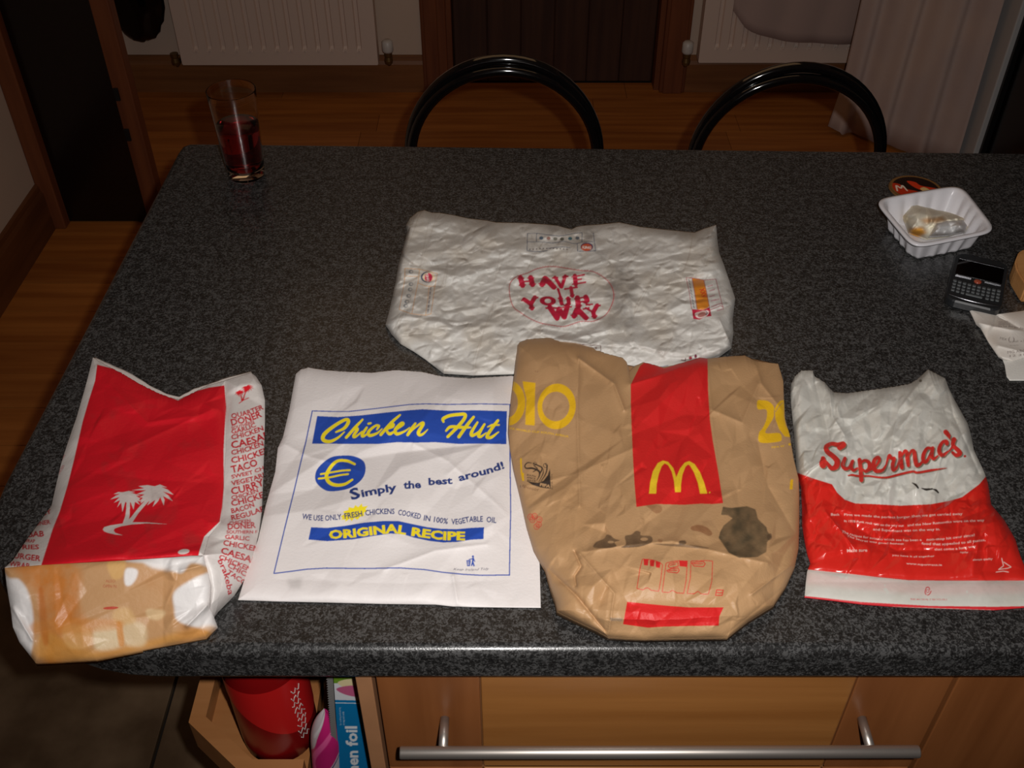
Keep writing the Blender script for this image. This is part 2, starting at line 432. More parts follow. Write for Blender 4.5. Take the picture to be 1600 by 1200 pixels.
# ---------------- radiators ----------------
def radiator(x0, x1, z0, ngr, label, pitch_px=None):
    yf = YB-0.10
    t = empty('radiator', ((x0+x1)/2, YB-0.06, z0), label, 'radiator')
    H = 0.6
    bm = bmesh.new()
    m_ = 0.035; pitch = (x1-x0-2*m_)/ngr
    xs = [(x0, 0.0)]
    for i in range(ngr):
        s = x0+m_+i*pitch
        xs += [(s, 0), (s+pitch*0.28, 0), (s+pitch*0.36, 0.009), (s+pitch*0.60, 0.009), (s+pitch*0.68, 0.0)]
    xs += [(x1, 0)]
    zs = [z0, z0+0.045, z0+0.062, z0+H-0.062, z0+H-0.045, z0+H]
    fac = [0, 0, 1, 1, 0, 0]
    grid = [[bm.verts.new((x, yf + d*f, z)) for x, d in xs] for z, f in zip(zs, fac)]
    for j in range(len(zs)-1):
        for i in range(len(xs)-1): bm.faces.new((grid[j][i], grid[j][i+1], grid[j+1][i+1], grid[j+1][i]))
    bx(bm, x0, x1, yf+0.011, yf+0.05, z0, z0+H)
    bx(bm, x0-0.002, x0, yf, yf+0.05, z0, z0+H); bx(bm, x1, x1+0.002, yf, yf+0.05, z0, z0+H)
    bx(bm, x0, x1, yf, yf+0.012, z0-0.003, z0)
    mesh_obj('front_panel', bm, M_rad, t)
    for i in range(ngr):
        s = x0+m_+i*pitch+pitch*0.48
        bm = bmesh.new(); lathe(bm, [(0.005, 0), (0.005, 0.004), (0, 0.005)], 0, 0, 10)
        bmesh.ops.rotate(bm, verts=bm.verts, matrix=Matrix.Rotation(PI/2, 3, 'X')); bmesh.ops.translate(bm, verts=bm.verts, vec=(s, yf+0.0, z0+0.05))
        mesh_obj('weld_dimple', bm, M_rad, t)
    box('top_grille', x0, x1, yf, YB-0.03, z0+H, z0+H+0.01, M_rad, t)
    for xx in (x0+0.1, x1-0.1): box('wall_bracket', xx-0.02, xx+0.02, yf+0.05, YB, z0+0.1, z0+0.14, M_rad, t)
    return t
def valve(x, z, label, head):
    y = YB-0.075
    t = empty('radiator_valve', (x, y, 0), label, 'valve')
    bm = bmesh.new(); tube(bm, [(x, YB, z-0.035), (x, y+0.01, z-0.035), (x, y, z-0.022)], 0.0075, 12); mesh_obj('pipe', bm, M_brass, t, True)
    bm = bmesh.new(); lathe(bm, [(0, z-0.028), (0.013, z-0.028), (0.015, z-0.018), (0.012, z-0.004), (0.014, z), (0.014, z+0.012), (0, z+0.012)], x, y, 16); mesh_obj('valve_body', bm, M_brass, t)
    if head:
        bm = bmesh.new(); lathe(bm, [(0, z+0.013), (0.017, z+0.013), (0.02, z+0.02), (0.019, z+0.05), (0.012, z+0.056), (0, z+0.056)], x, y, 20); mesh_obj('control_cap', bm, M_whiteplastic, t, True)
    return t
RY = YB-0.10
a0 = GY(286, 102, RY); a1 = GY(590, 99, RY)
radiator(a0.x, a1.x, (a0.z+a1.z)/2, 13, 'cream ribbed panel radiator on the back wall, left of the dark door')
b0 = GY(1092, 97, RY)
radiator(b0.x, b0.x+0.80, b0.z, 16, 'cream ribbed panel radiator on the back wall, behind the cloth and curtain')
v1 = GY(606, 78, YB-0.075); valve(v1.x, v1.z-0.02, 'brass radiator valve with white cap right of the left radiator', True)
v0 = GY(272, 84, YB-0.075); valve(v0.x, v0.z-0.01, 'small brass lockshield valve at the left end of the left radiator', False)
v2 = GY(1074, 80, YB-0.075); valve(v2.x, v2.z-0.02, 'brass radiator valve with white cap beside the dark door frame', True)
# cloth over the right radiator
M_cloth = mat('dusty_pink_cloth', (176, 152, 144), 0.9, bump=0.2, bump_scale=600)
def sheet_xz(name, cols, mat_, parent=None, thick=0.002):
    """cols: list of columns, each a list of points from top to bottom"""
    bm = bmesh.new(); g = [[bm.verts.new(p) for p in c] for c in cols]
    for i in range(len(g)-1):
        for j in range(len(g[0])-1): bm.faces.new((g[i][j], g[i+1][j], g[i+1][j+1], g[i][j+1]))
    o = mesh_obj(name, bm, mat_, parent, smooth=True)
    s = o.modifiers.new('thickness', 'SOLIDIFY'); s.thickness = thick; s.offset = 0
    return o
cols = []
cA = GY(1140, 40, RY-0.012).x; cB = GY(1344, 60, RY-0.012).x
for i in range(25):
    f = i/24; x = cA + (cB-cA+0.03)*f
    low = GY(1230, 70, RY-0.012).z + 0.10*(1-f)**6 + 0.018*(1-f) - 0.0*f
    col = [(x, RY+0.04, b0.z+0.616)]
    for j in range(16):
        zz = b0.z+0.618 + (low - (b0.z+0.618))*j/15
        col.append((x + 0.006*math.sin(j*0.5+i), RY-0.010-0.004*math.sin(i*0.9+j*0.25)-0.004, zz))
    cols.append(col)
cl = sheet_xz('draped_cloth', cols, M_cloth); tag(cl, 'dusty pink cloth hung over the right-hand radiator', 'cloth')
# curtain
M_curt = mat('pinkish_white_curtain', (196, 172, 160), 0.9, rgb2=(184, 164, 158), noise_scale=6, bump=0.15, bump_scale=500)
cols = []
q0 = GY(1306, 190, 3.20); q1x = 1.418
NC = 60
for i in range(NC+1):
    f = i/NC; x = q0.x + (q1x-q0.x)*f; y = 3.23 - 0.28*f
    amp = 0.012
    col = []
    for j in range(30):
        g = j/29; z = 2.1*(1-g) + 0.012*g
        fold = amp*math.sin(f*2*PI*3.2+0.6*math.sin(g*3))+0.006*math.sin(f*40+g*4)
        hem = 0.0
        if g > 0.93 and f < 0.2: hem = 0.03*(0.2-f)/0.2*((g-0.93)/0.07)
        col.append((x - hem*0.8 + 0.004*math.sin(g*9+f*5), y - fold - hem, z + hem*0.5*(1 if f < 0.1 else 0)))
    cols.append(col)
cu = sheet_xz('curtain', cols, M_curt); tag(cu, 'pinkish white full-length curtain hanging beside the white door frame', 'curtain')
# curtain rail carrying it (above the frame)
bm = bmesh.new(); tube(bm, [(0.95, 3.26, 2.115), (1.43, 2.95, 2.115)], 0.012, 12); cr_ = mesh_obj('curtain_pole', bm, M_steel); tag(cr_, 'steel pole carrying the pinkish curtain', 'pole')
# black bag hanging beside the open leaf
M_bag = mat('glossy_black_plastic', (5, 8, 8), 0.16, spec=0.6)
bc = GY(216, 20, 3.46); bb = GY(225, 64, 3.46)
bm = bmesh.new(); bmesh.ops.create_uvsphere(bm, u_segments=28, v_segments=20, radius=1.0)
rn = np.random.RandomState(5)
for v in bm.verts:
    n_ = noise.noise(v.co*2.3)*0.10 + noise.noise(v.co*6)*0.05
    v.co *= (1+n_)
    v.co = Vector((bc.x + v.co.x*0.085*(1.1-0.15*v.co.z), 3.46 + v.co.y*0.05, bb.z+0.17 + v.co.z*0.17))
bgt = empty('hanging_bag', (bc.x, 3.46, bb.z), 'glossy black plastic bag hanging on the wall beyond the open door leaf', 'bag')
mesh_obj('bag_body', bm, M_bag, bgt, smooth=True)
bm = bmesh.new(); tube(bm, [(bc.x-0.03, 3.47, bb.z+0.32), (bc.x-0.01, 3.50, bb.z+0.48), (bc.x+0.01, 3.50, bb.z+0.48), (bc.x+0.03, 3.47, bb.z+0.32)], 0.005, 8); mesh_obj('handle', bm, M_bag, bgt, True)
bm = bmesh.new(); tube(bm, [(bc.x, YB, bb.z+0.47), (bc.x, 3.49, bb.z+0.47), (bc.x, 3.485, bb.z+0.485)], 0.004, 8); hk = mesh_obj('wall_hook', bm, M_chrome, None, True); tag(hk, 'small hook on the wall holding the black bag', 'hook')

# ---------------- drinking glass ----------------
M_glass = bpy.data.materials.new('clear_glass'); M_glass.use_nodes = True
b = M_glass.node_tree.nodes['Principled BSDF']; b.inputs['Transmission Weight'].default_value = 1.0; b.inputs['Roughness'].default_value = 0.0; b.inputs['IOR'].default_value = 1.3; b.inputs['Base Color'].default_value = (0.97, 0.97, 0.96, 1)
M_drink = bpy.data.materials.new('red_cordial'); M_drink.use_nodes = True
nt = M_drink.node_tree; b = nt.nodes['Principled BSDF']; b.inputs['Transmission Weight'].default_value = 1.0; b.inputs['Roughness'].default_value = 0.0; b.inputs['IOR'].default_value = 1.34; b.inputs['Base Color'].default_value = (0.9, 0.16, 0.17, 1)
va = nt.nodes.new('ShaderNodeVolumeAbsorption'); va.inputs['Color'].default_value = (0.85, 0.05, 0.06, 1); va.inputs['Density'].default_value = 16
nt.links.new(va.outputs[0], nt.nodes['Material Output'].inputs['Volume'])
gb = G(386, 274, TZ); gtop = GY(360, 141, gb.y)
gh = gtop.z - TZ
zdg = gb.y*cp + (CAMZ-gtop.z)*sp
rt = 38.5/FPX*zdg; rb_ = 28.0/FPX*(gb.y*cp+0.75*sp)
gt = empty('drinking_glass', (gb.x, gb.y, TZ), 'tall clear tumbler half full of red drink at the far left corner', 'glass')
z0 = TZ+0.0006
def rad(z): return rb_ + (rt-rb_)*((z-z0)/gh)**0.9
bm = bmesh.new()
prof = [(0, z0), (rb_-0.002, z0), (rb_, z0+0.002)]
prof += [(rad(z0+gh*k/10), z0+gh*k/10) for k in range(1, 11)]
prof[-1:] = [(rad(z0+gh), z0+gh-0.0008), (rad(z0+gh)-0.0001, z0+gh)]
prof += [(rad(z0+gh)-0.0006, z0+gh+0.0005), (rad(z0+gh)-0.0011, z0+gh), (rad(z0+gh)-0.0012, z0+gh-0.0008)]
prof += [(rad(z0+gh*k/10)-0.0012, z0+gh*k/10) for k in range(9, 0, -1) if gh*k/10 > 0.013]
prof += [(rb_-0.004, z0+0.012), (0, z0+0.011)]
lathe(bm, prof, gb.x, gb.y, 64); mesh_obj('tumbler', bm, M_glass, gt, True)
lt = GY(377, 193, gb.y).z
bm = bmesh.new()
ks = np.linspace(z0+0.0135, lt, 8)
pr = [(0, z0+0.0114), (rb_-0.0048, z0+0.0124)] + [(rad(z)-0.0014, z) for z in ks] + [(0, lt)]
lathe(bm, pr, gb.x, gb.y, 64); mesh_obj('red_drink', bm, M_drink, gt, True)

# ---------------- things on the end shelf ----------------
M_bottle = mat('deep_red_bottle', (128, 12, 14), 0.3, spec=0.5)
M_label = mat('bright_red_label', (196, 28, 28), 0.35)
bt = G(432, 1150, SZ+0.03); 
bxx, byy = -0.264, 0.625
bt = empty('drink_bottle', (bxx, byy, SZ), 'red plastic drink bottle with white lettering standing on the end shelf', 'bottle')
r = 0.0425; r_b = r
bm = bmesh.new()
lathe(bm, [(0, SZ+0.007), (0.020, SZ+0.002), (0.032, SZ+0.001), (0.041, SZ+0.010), (r, SZ+0.03), (r, SZ+0.10), (r-0.001, SZ+0.15), (0.034, SZ+0.195), (0.020, SZ+0.225), (0.013, SZ+0.235), (0.013, SZ+0.255), (0, SZ+0.255)], bxx, byy, 40)
mesh_obj('bottle_body', bm, M_bottle, bt, True)
bm = bmesh.new()
n = 48
ringb = []; ringt = []
for k in range(n):
    a_ = 2*PI*k/n
    zl = SZ+0.098-0.042*math.cos(a_+0.35)
    ringb.append(bm.verts.new((bxx+(r+0.0008)*math.cos(a_), byy+(r+0.0008)*math.sin(a_), zl)))
    ringt.append(bm.verts.new((bxx+(r+0.0008)*math.cos(a_), byy+(r+0.0008)*math.sin(a_), SZ+0.152)))
for k in range(n): bm.faces.new((ringb[k], ringb[(k+1) % n], ringt[(k+1) % n], ringt[k]))
mesh_obj('label', bm, M_label, bt, True)
bm = bmesh.new(); lathe(bm, [(0.0145, SZ+0.25), (0.0145, SZ+0.272), (0.012, SZ+0.274), (0, SZ+0.274)], bxx, byy, 24); mesh_obj('cap', bm, M_label, bt, True)
# ---------------- print canvas: flat artwork of each bag, drawn in code ----------------
SS = 3
def vnoise(h, w, cell, seed, octaves=3):
    """smooth value noise 0..1 on an h x w raster, cell size in pixels"""
    r = np.random.RandomState(seed); out = np.zeros((h, w)); tot = 0
    for o in range(octaves):
        c = max(cell/2**o, 1.5); gh, gw = int(h/c)+3, int(w/c)+3
        g = r.rand(gh, gw); y = np.arange(h)/c; x = np.arange(w)/c
        yi = y.astype(int); xi = x.astype(int); fy = y-yi; fx = x-xi
        fy = fy*fy*(3-2*fy); fx = fx*fx*(3-2*fx)
        a = g[yi][:, xi]; b = g[yi][:, xi+1]; c_ = g[yi+1][:, xi]; d = g[yi+1][:, xi+1]
        v = (a*(1-fx)+b*fx)*(1-fy)[:, None] + (c_*(1-fx)+d*fx)*fy[:, None]
        k = 0.5**o; out += v*k; tot += k
    return out/tot
class Canvas:
    def __init__(s, x0, y0, x1, y1, base):
        s.x0, s.y0, s.x1, s.y1 = x0, y0, x1, y1
        s.w, s.h = int((x1-x0)*SS), int((y1-y0)*SS)
        s.a = np.zeros((s.h, s.w, 3), np.float32); s.a[:] = lin(base)
    def _t(s, p): p = np.asarray(p, float); return (p - (s.x0, s.y0))*SS
    def _box(s, P):
        a = np.floor(P.min(0)).astype(int)-1; b = np.ceil(P.max(0)).astype(int)+2
        return max(a[0], 0), max(a[1], 0), min(b[0], s.w), min(b[1], s.h)
    def mask(s, pts):
        P = s._t(pts); x0, y0, x1, y1 = s._box(P)
        if x1 <= x0 or y1 <= y0: return None
        X = np.arange(x0, x1)+0.5; Y = np.arange(y0, y1)+0.5
        m = np.zeros((y1-y0, x1-x0), bool); n = len(P)
        for i in range(n):
            ax, ay = P[i]; bx_, by = P[(i+1) % n]
            if ay == by: continue
            rows = (Y > min(ay, by)) & (Y <= max(ay, by))
            if not rows.any(): continue
            xc = ax + (Y[rows]-ay)*(bx_-ax)/(by-ay)
            m[rows] ^= X[None, :] > xc[:, None]
        return m, (x0, y0, x1, y1)
    def fill(s, m, bb, col, alpha=1.0):
        x0, y0, x1, y1 = bb; c = np.array(lin(col), np.float32)
        v = s.a[y0:y1, x0:x1]; v[m] = v[m]*(1-alpha) + c*alpha
    def poly(s, pts, col, alpha=1.0):
        r = s.mask(pts)
        if r: s.fill(r[0], r[1], col, alpha)
    def field(s, F, col):
        """blend colour through a full-size 0..1 field"""
        c = np.array(lin(col), np.float32); s.a += (c - s.a)*F[..., None].astype(np.float32)
    def softpoly(s, pts, soft):
        """0..1 field of a polygon with soft edge (in px)"""
        F = np.zeros((s.h, s.w)); r = s.mask(pts)
        if r: x0, y0, x1, y1 = r[1]; F[y0:y1, x0:x1] = r[0]
        k = max(int(soft*SS), 1)
        for ax in (0, 1):
            for _ in range(2):
                c = np.cumsum(np.pad(F, [(k+1, k), (0, 0)] if ax == 0 else [(0, 0), (k+1, k)], mode='edge'), axis=ax)
                F = (c[2*k+1:]-c[:-2*k-1])/(2*k+1) if ax == 0 else (c[:, 2*k+1:]-c[:, :-2*k-1])/(2*k+1)
        return F
    def line(s, pts, w, col, alpha=1.0, closed=False):
        pts = [np.array(p, float) for p in pts]
        if closed: pts.append(pts[0])
        ws = w if hasattr(w, '__len__') else [w]*len(pts)
        M = []
        for i in range(len(pts)-1):
            a, b = pts[i], pts[i+1]; d = b-a; L = np.hypot(*d)
            if L < 1e-6: continue
            n = np.array([-d[1], d[0]])/L
            s.poly([a+n*ws[i]/2, b+n*ws[i+1]/2, b-n*ws[i+1]/2, a-n*ws[i]/2], col, alpha)
        if alpha == 1.0:
            for p, q in zip(pts, ws):
                if q > 1.2: s.poly([(p[0]+q/2*math.cos(k*PI/5), p[1]+q/2*math.sin(k*PI/5)) for k in range(10)], col)
    def brush(s, pts, ws, col, n=7):
        """smooth brush stroke through points with varying width"""
        P = [np.array(p, float) for p in pts]; P = [2*P[0]-P[1]] + P + [2*P[-1]-P[-2]]
        if not hasattr(ws, '__len__'): ws = [ws]*len(pts)
        out = []; wo = []
        for i in range(1, len(P)-2):
            for k in range(n):
                t = k/n
                out.append(0.5*((2*P[i]) + (P[i+1]-P[i-1])*t + (2*P[i-1]-5*P[i]+4*P[i+1]-P[i+2])*t*t + (3*P[i]-P[i-1]-3*P[i+1]+P[i+2])*t**3))
                wo.append(ws[i-1]*(1-t)+ws[i]*t)
        out.append(P[-2]); wo.append(ws[-1])
        s.line(out, wo, col)
    def ellipse(s, cx, cy, rx, ry, col, rot=0, alpha=1.0, w=None):
        c, d = math.cos(rot), math.sin(rot)
        P = [(cx + rx*math.cos(t)*c - ry*math.sin(t)*d, cy + rx*math.cos(t)*d + ry*math.sin(t)*c) for t in np.linspace(0, 2*PI, 48)[:-1]]
        if w: s.line(P, w, col, closed=True)
        else: s.poly(P, col, alpha)
    def text(s, string, base, cap, col, bold=0.0, shear=0.0, up=None, wfit=True, alpha=1.0):
        """letters set along a baseline polyline; cap = capital height in px; stretched to the length of the baseline"""
        T = text_tris(string, bold, shear)
        if T is None: return
        V, F, W = T
        B = [np.array(p, float) for p in base]; seg = [np.hypot(*(B[i+1]-B[i])) for i in range(len(B)-1)]; cum = np.concatenate([[0], np.cumsum(seg)])
        L = cum[-1]; sx = L/W if wfit else cap/0.729
        u = V[:, 0]*sx; vv = V[:, 1]*cap/0.729
        Bx = np.interp(u, cum, [p[0] for p in B]); By = np.interp(u, cum, [p[1] for p in B])
        e = L*0.06+0.01
        tx = np.interp(u+e, cum, [p[0] for p in B]) - np.interp(u-e, cum, [p[0] for p in B]); ty = np.interp(u+e, cum, [p[1] for p in B]) - np.interp(u-e, cum, [p[1] for p in B])
        l = np.hypot(tx, ty)+1e-9
        if up is None: nx, ny = ty/l, -tx/l
        else: nx, ny = up
        P = np.stack([Bx + nx*vv, By + ny*vv], 1); P = (P - (s.x0, s.y0))*SS
        c = np.array(lin(col), np.float32)
        acc = np.zeros((s.h, s.w), bool) if alpha < 1 else None
        for f in F:
            a, b, d = P[f[0]], P[f[1]], P[f[2]]
            x0 = max(int(min(a[0], b[0], d[0])), 0); x1 = min(int(max(a[0], b[0], d[0]))+2, s.w)
            y0 = max(int(min(a[1], b[1], d[1])), 0); y1 = min(int(max(a[1], b[1], d[1]))+2, s.h)
            if x1 <= x0 or y1 <= y0: continue
            X = np.arange(x0, x1)[None, :]+0.5; Y = np.arange(y0, y1)[:, None]+0.5
            e0 = (b[0]-a[0])*(Y-a[1])-(b[1]-a[1])*(X-a[0]); e1 = (d[0]-b[0])*(Y-b[1])-(d[1]-b[1])*(X-b[0]); e2 = (a[0]-d[0])*(Y-d[1])-(a[1]-d[1])*(X-d[0])
            m = ((e0 >= 0) & (e1 >= 0) & (e2 >= 0)) | ((e0 <= 0) & (e1 <= 0) & (e2 <= 0))
            if acc is None: s.a[y0:y1, x0:x1][m] = c
            else: acc[y0:y1, x0:x1] |= m
        if acc is not None: s.a[acc] = s.a[acc]*(1-alpha)+c*alpha
    def sample(s, px, py):
        """box-filtered lookup at photo-plane coordinates"""
        A = s.a; k = SS
        c = A[:s.h//k*k, :s.w//k*k].reshape(s.h//k, k, s.w//k, k, 3).mean((1, 3)) if False else None
        P = np.pad(A, ((1, 1), (1, 1), (0, 0)), mode='edge')
        B = sum(P[1+i:1+i+s.h, 1+j:1+j+s.w] for i in (-1, 0, 1) for j in (-1, 0, 1))/9.0
        x = np.clip((px-s.x0)*SS-0.5, 0, s.w-1.001); y = np.clip((py-s.y0)*SS-0.5, 0, s.h-1.001)
        xi = x.astype(int); yi = y.astype(int); fx = (x-xi)[..., None]; fy = (y-yi)[..., None]
        return (B[yi, xi]*(1-fx)+B[yi, xi+1]*fx)*(1-fy) + (B[yi+1, xi]*(1-fx)+B[yi+1, xi+1]*fx)*fy
_tc = {}
def text_tris(string, bold, shear):
    key = (string, bold, shear)
    if key in _tc: return _tc[key]
    cu_ = bpy.data.curves.new('t', 'FONT'); cu_.body = string; cu_.size = 1.0; cu_.offset = bold; cu_.shear = shear; cu_.resolution_u = 2
    ob = bpy.data.objects.new('t', cu_)
    me = ob.to_mesh()
    if len(me.vertices) == 0: return None
    V = np.zeros(len(me.vertices)*3); me.vertices.foreach_get('co', V); V = V.reshape(-1, 3)[:, :2].copy()
    me.calc_loop_triangles(); F = np.zeros(len(me.loop_triangles)*3, int); me.loop_triangles.foreach_get('vertices', F); F = F.reshape(-1, 3)
    ob.to_mesh_clear(); bpy.data.objects.remove(ob); bpy.data.curves.remove(cu_)
    V[:, 0] -= V[:, 0].min(); W = V[:, 0].max()
    _tc[key] = (V, F, W); return _tc[key]
def smooth_closed(P, n=6):
    P = [np.array(p, float) for p in P]; N = len(P); out = []
    for i in range(N):
        a, b, c, d = P[i-1], P[i], P[(i+1) % N], P[(i+2) % N]
        for k in range(n):
            t = k/n; out.append(0.5*((2*b)+(c-a)*t+(2*a-5*b+4*c-d)*t*t+(3*b-a-3*c+d)*t**3))
    return out

# ---------------- crumpled paper relief ----------------
def crumple(x0, y0, x1, y1, cell, seed, ang=0.0, stretch=1.0):
    """faceted height field 0..1 over the px box: random points, triangulated, flat facets"""
    r = np.random.RandomState(seed); w, h = int(x1-x0)+2, int(y1-y0)+2
    c, s_ = math.cos(ang), math.sin(ang)
    D = math.hypot(w, h); n = int(D*D/(cell*cell*stretch))+10
    q = (r.rand(n, 2)-0.5)*D*1.1; q[:, 0] *= 1.0
    # stretched point set: spacing 'stretch' times longer along ang
    q2 = np.stack([q[:, 0], q[:, 1]/stretch], 1)
    px = q[:, 0]*c - q[:, 1]*s_ + w/2; py = q[:, 0]*s_ + q[:, 1]*c + h/2
    res = delaunay_2d_cdt([Vector((float(a), float(b))) for a, b in q2], [], [], 0, 1e-6)
    vc = np.array([[v.x, v.y] for v in res[0]]); vc[:, 1] *= stretch
    X = vc[:, 0]*c - vc[:, 1]*s_ + w/2; Y = vc[:, 0]*s_ + vc[:, 1]*c + h/2
    Z = r.rand(len(X)); out = np.full((h, w), 0.5)
    for f in res[2]:
        i, j, k = f[0], f[1], f[2]
        ax, ay, bx_, by, dx, dy = X[i], Y[i], X[j], Y[j], X[k], Y[k]
        xa = max(int(min(ax, bx_, dx)), 0); xb = min(int(max(ax, bx_, dx))+2, w); ya = max(int(min(ay, by, dy)), 0); yb = min(int(max(ay, by, dy))+2, h)
        if xb <= xa or yb <= ya: continue
        den = (by-dy)*(ax-dx)+(dx-bx_)*(ay-dy)
        if abs(den) < 1e-9: continue
        gx = np.arange(xa, xb)[None, :]; gy = np.arange(ya, yb)[:, None]
        l0 = ((by-dy)*(gx-dx)+(dx-bx_)*(gy-dy))/den; l1 = ((dy-ay)*(gx-dx)+(ax-dx)*(gy-dy))/den; l2 = 1-l0-l1
        m = (l0 >= -1e-6) & (l1 >= -1e-6) & (l2 >= -1e-6)
        v = l0*Z[i]+l1*Z[j]+l2*Z[k]
        out[ya:yb, xa:xb][m] = v[m]
    return out
class Relief:
    def __init__(s, x0, y0, x1, y1):
        s.x0, s.y0, s.x1, s.y1 = x0, y0, x1, y1; s.h = np.zeros((int(y1-y0)+2, int(x1-x0)+2))
        s.Y, s.X = np.mgrid[0:s.h.shape[0], 0:s.h.shape[1]].astype(float); s.X += x0; s.Y += y0
    def add_crumple(s, cell, amp, seed, ang=0.0, stretch=1.0, mask=None):
        c = crumple(s.x0, s.y0, s.x1, s.y1, cell, seed, ang, stretch)[:s.h.shape[0], :s.h.shape[1]]
        s.h += amp*c*(1 if mask is None else mask)
    def crease(s, pts, amp, wid, sharp=1.0):
        """a folded ridge (amp > 0) or valley along a polyline"""
        best = np.full(s.h.shape, 1e9)
        for (ax, ay), (bx_, by) in zip(pts[:-1], pts[1:]):
            dx, dy = bx_-ax, by-ay; L2 = dx*dx+dy*dy
            t = np.clip(((s.X-ax)*dx+(s.Y-ay)*dy)/L2, 0, 1)
            best = np.minimum(best, np.hypot(s.X-ax-t*dx, s.Y-ay-t*dy))
        s.h += amp*np.exp(-(best/wid)**sharp)
    def bump(s, cx_, cy_, rx, ry, amp, rot=0.0, p=2.0):
        c, d = math.cos(rot), math.sin(rot); u = ((s.X-cx_)*c+(s.Y-cy_)*d)/rx; v = (-(s.X-cx_)*d+(s.Y-cy_)*c)/ry
        s.h += amp*np.exp(-(u*u+v*v)**(p/2))
    def blur(s, k=1):
        for _ in range(k):
            P = np.pad(s.h, 1, mode='edge'); H, W = s.h.shape
            s.h = sum(P[1+i:1+i+H, 1+j:1+j+W]*wt for i, j, wt in ((0, 0, 4), (0, 1, 2), (0, -1, 2), (1, 0, 2), (-1, 0, 2), (1, 1, 1), (1, -1, 1), (-1, 1, 1), (-1, -1, 1)))/16.0
    def at(s, px, py):
        x = np.clip(px-s.x0, 0, s.h.shape[1]-1.001); y = np.clip(py-s.y0, 0, s.h.shape[0]-1.001)
        xi = x.astype(int); yi = y.astype(int); fx = x-xi; fy = y-yi; H = s.h
        return (H[yi, xi]*(1-fx)+H[yi, xi+1]*fx)*(1-fy)+(H[yi+1, xi]*(1-fx)+H[yi+1, xi+1]*fx)*fy
def resample(P, n):
    P = np.array(P, float); d = np.hypot(*(P[1:]-P[:-1]).T); c = np.concatenate([[0], np.cumsum(d)])
    t = np.linspace(0, c[-1], n); return np.stack([np.interp(t, c, P[:, 0]), np.interp(t, c, P[:, 1])], 1)
STEP = 0.9
def paper_sheet(name, top, right, bottom, left, relief, canvas, mat_, parent, base=0.0006, edge=10.0, lift=0.0, floor_z=None, step=None, edge_min=0.0012, skirt=True, lifts=None, smooth=False, jag=0.0):
    """a paper face spanned between four edge polylines (top/bottom run left to right, left/right run top to bottom)"""
    st = step or STEP
    ln = lambda P: np.hypot(*(np.array(P[1:], float)-np.array(P[:-1], float)).T).sum()
    nu = int(max(ln(top), ln(bottom))/st)+2; nv = int(max(ln(left), ln(right))/st)+2
    T, B, L, Rr = resample(top, nu), resample(bottom, nu), resample(left, nv), resample(right, nv)
    if jag > 0:
        rr = np.random.RandomState(len(name)+nu); k = rr.rand(nu//3+2); T[:, 1] += (np.interp(np.arange(nu)/3.0, np.arange(len(k)), k)-0.5)*jag
    u = np.linspace(0, 1, nu)[None, :, None]; v = np.linspace(0, 1, nv)[:, None, None]
    P = (1-v)*T[None] + v*B[None] + (1-u)*L[:, None] + u*Rr[:, None] - ((1-u)*(1-v)*T[0] + u*(1-v)*T[-1] + (1-u)*v*B[0] + u*v*B[-1])
    px, py = P[..., 0], P[..., 1]
    d = np.minimum.outer(np.minimum(np.arange(nv), np.arange(nv)[::-1]), np.full(nu, 1e9)); d = np.minimum(d, np.minimum(np.arange(nu), np.arange(nu)[::-1])[None, :])*st
    e = 1-np.exp(-d/edge) if edge > 0 else 1.0
    hgt = base + edge_min + lift + relief.at(px, py)*e
    if lifts is not None: hgt = hgt + lifts(px, py, u[..., 0]*np.ones_like(px), v[..., 0]*np.ones_like(px))
    Z = TZ + hgt; W = Garr(px, py, Z)
    col = canvas.sample(px, py)
    N = nu*nv; idx = np.arange(N).reshape(nv, nu)
    verts = [W.reshape(-1, 3)]; cols = [col.reshape(-1, 3)]
    q = np.stack([idx[1:, :-1], idx[1:, 1:], idx[:-1, 1:], idx[:-1, :-1]], -1).reshape(-1, 4); faces = [q]
    if skirt:
        ring = np.concatenate([idx[0, :], idx[1:, -1], idx[-1, -2::-1], idx[-2:0:-1, 0]])
        lowz = np.full(len(ring), TZ+base) if floor_z is None else floor_z(W.reshape(-1, 3)[ring])
        low = W.reshape(-1, 3)[ring].copy(); low[:, 2] = np.minimum(lowz, low[:, 2]-0.0004)
        n = len(ring); li = N + np.arange(n)
        verts.append(low); cols.append(col.reshape(-1, 3)[ring])
        faces.append(np.stack([ring, np.roll(ring, -1), np.roll(li, -1), li], -1))
        cen = low.mean(0)[None]; verts.append(cen); cols.append(col.reshape(-1, 3)[:1])
    V = np.concatenate(verts); C = np.concatenate(cols); Fq = np.concatenate(faces)
    me = bpy.data.meshes.new(name)
    M = Matrix.Identity(4); qo = parent
    while qo is not None: M = qo.matrix_basis @ M; qo = qo.parent
    off = M.to_translation(); V = V - np.array(off)[None]
    tri = None
    nf = len(Fq); loops = Fq.reshape(-1)
    lt_ = np.full(nf, 4)
    if skirt:
        tri = np.stack([li, np.roll(li, -1), np.full(n, N+n)], -1); loops = np.concatenate([loops, tri.reshape(-1)]); lt_ = np.concatenate([lt_, np.full(n, 3)])
    me.vertices.add(len(V)); me.vertices.foreach_set('co', V.astype(np.float32).ravel())
    me.loops.add(len(loops)); me.loops.foreach_set('vertex_index', loops.astype(np.int32))
    me.polygons.add(len(lt_)); ls = np.concatenate([[0], np.cumsum(lt_)[:-1]]); me.polygons.foreach_set('loop_start', ls.astype(np.int32))
    try: me.polygons.foreach_set('loop_total', lt_.astype(np.int32))
    except Exception: pass
    me.update(calc_edges=True)
    at = me.color_attributes.new('print', 'FLOAT_COLOR', 'POINT')
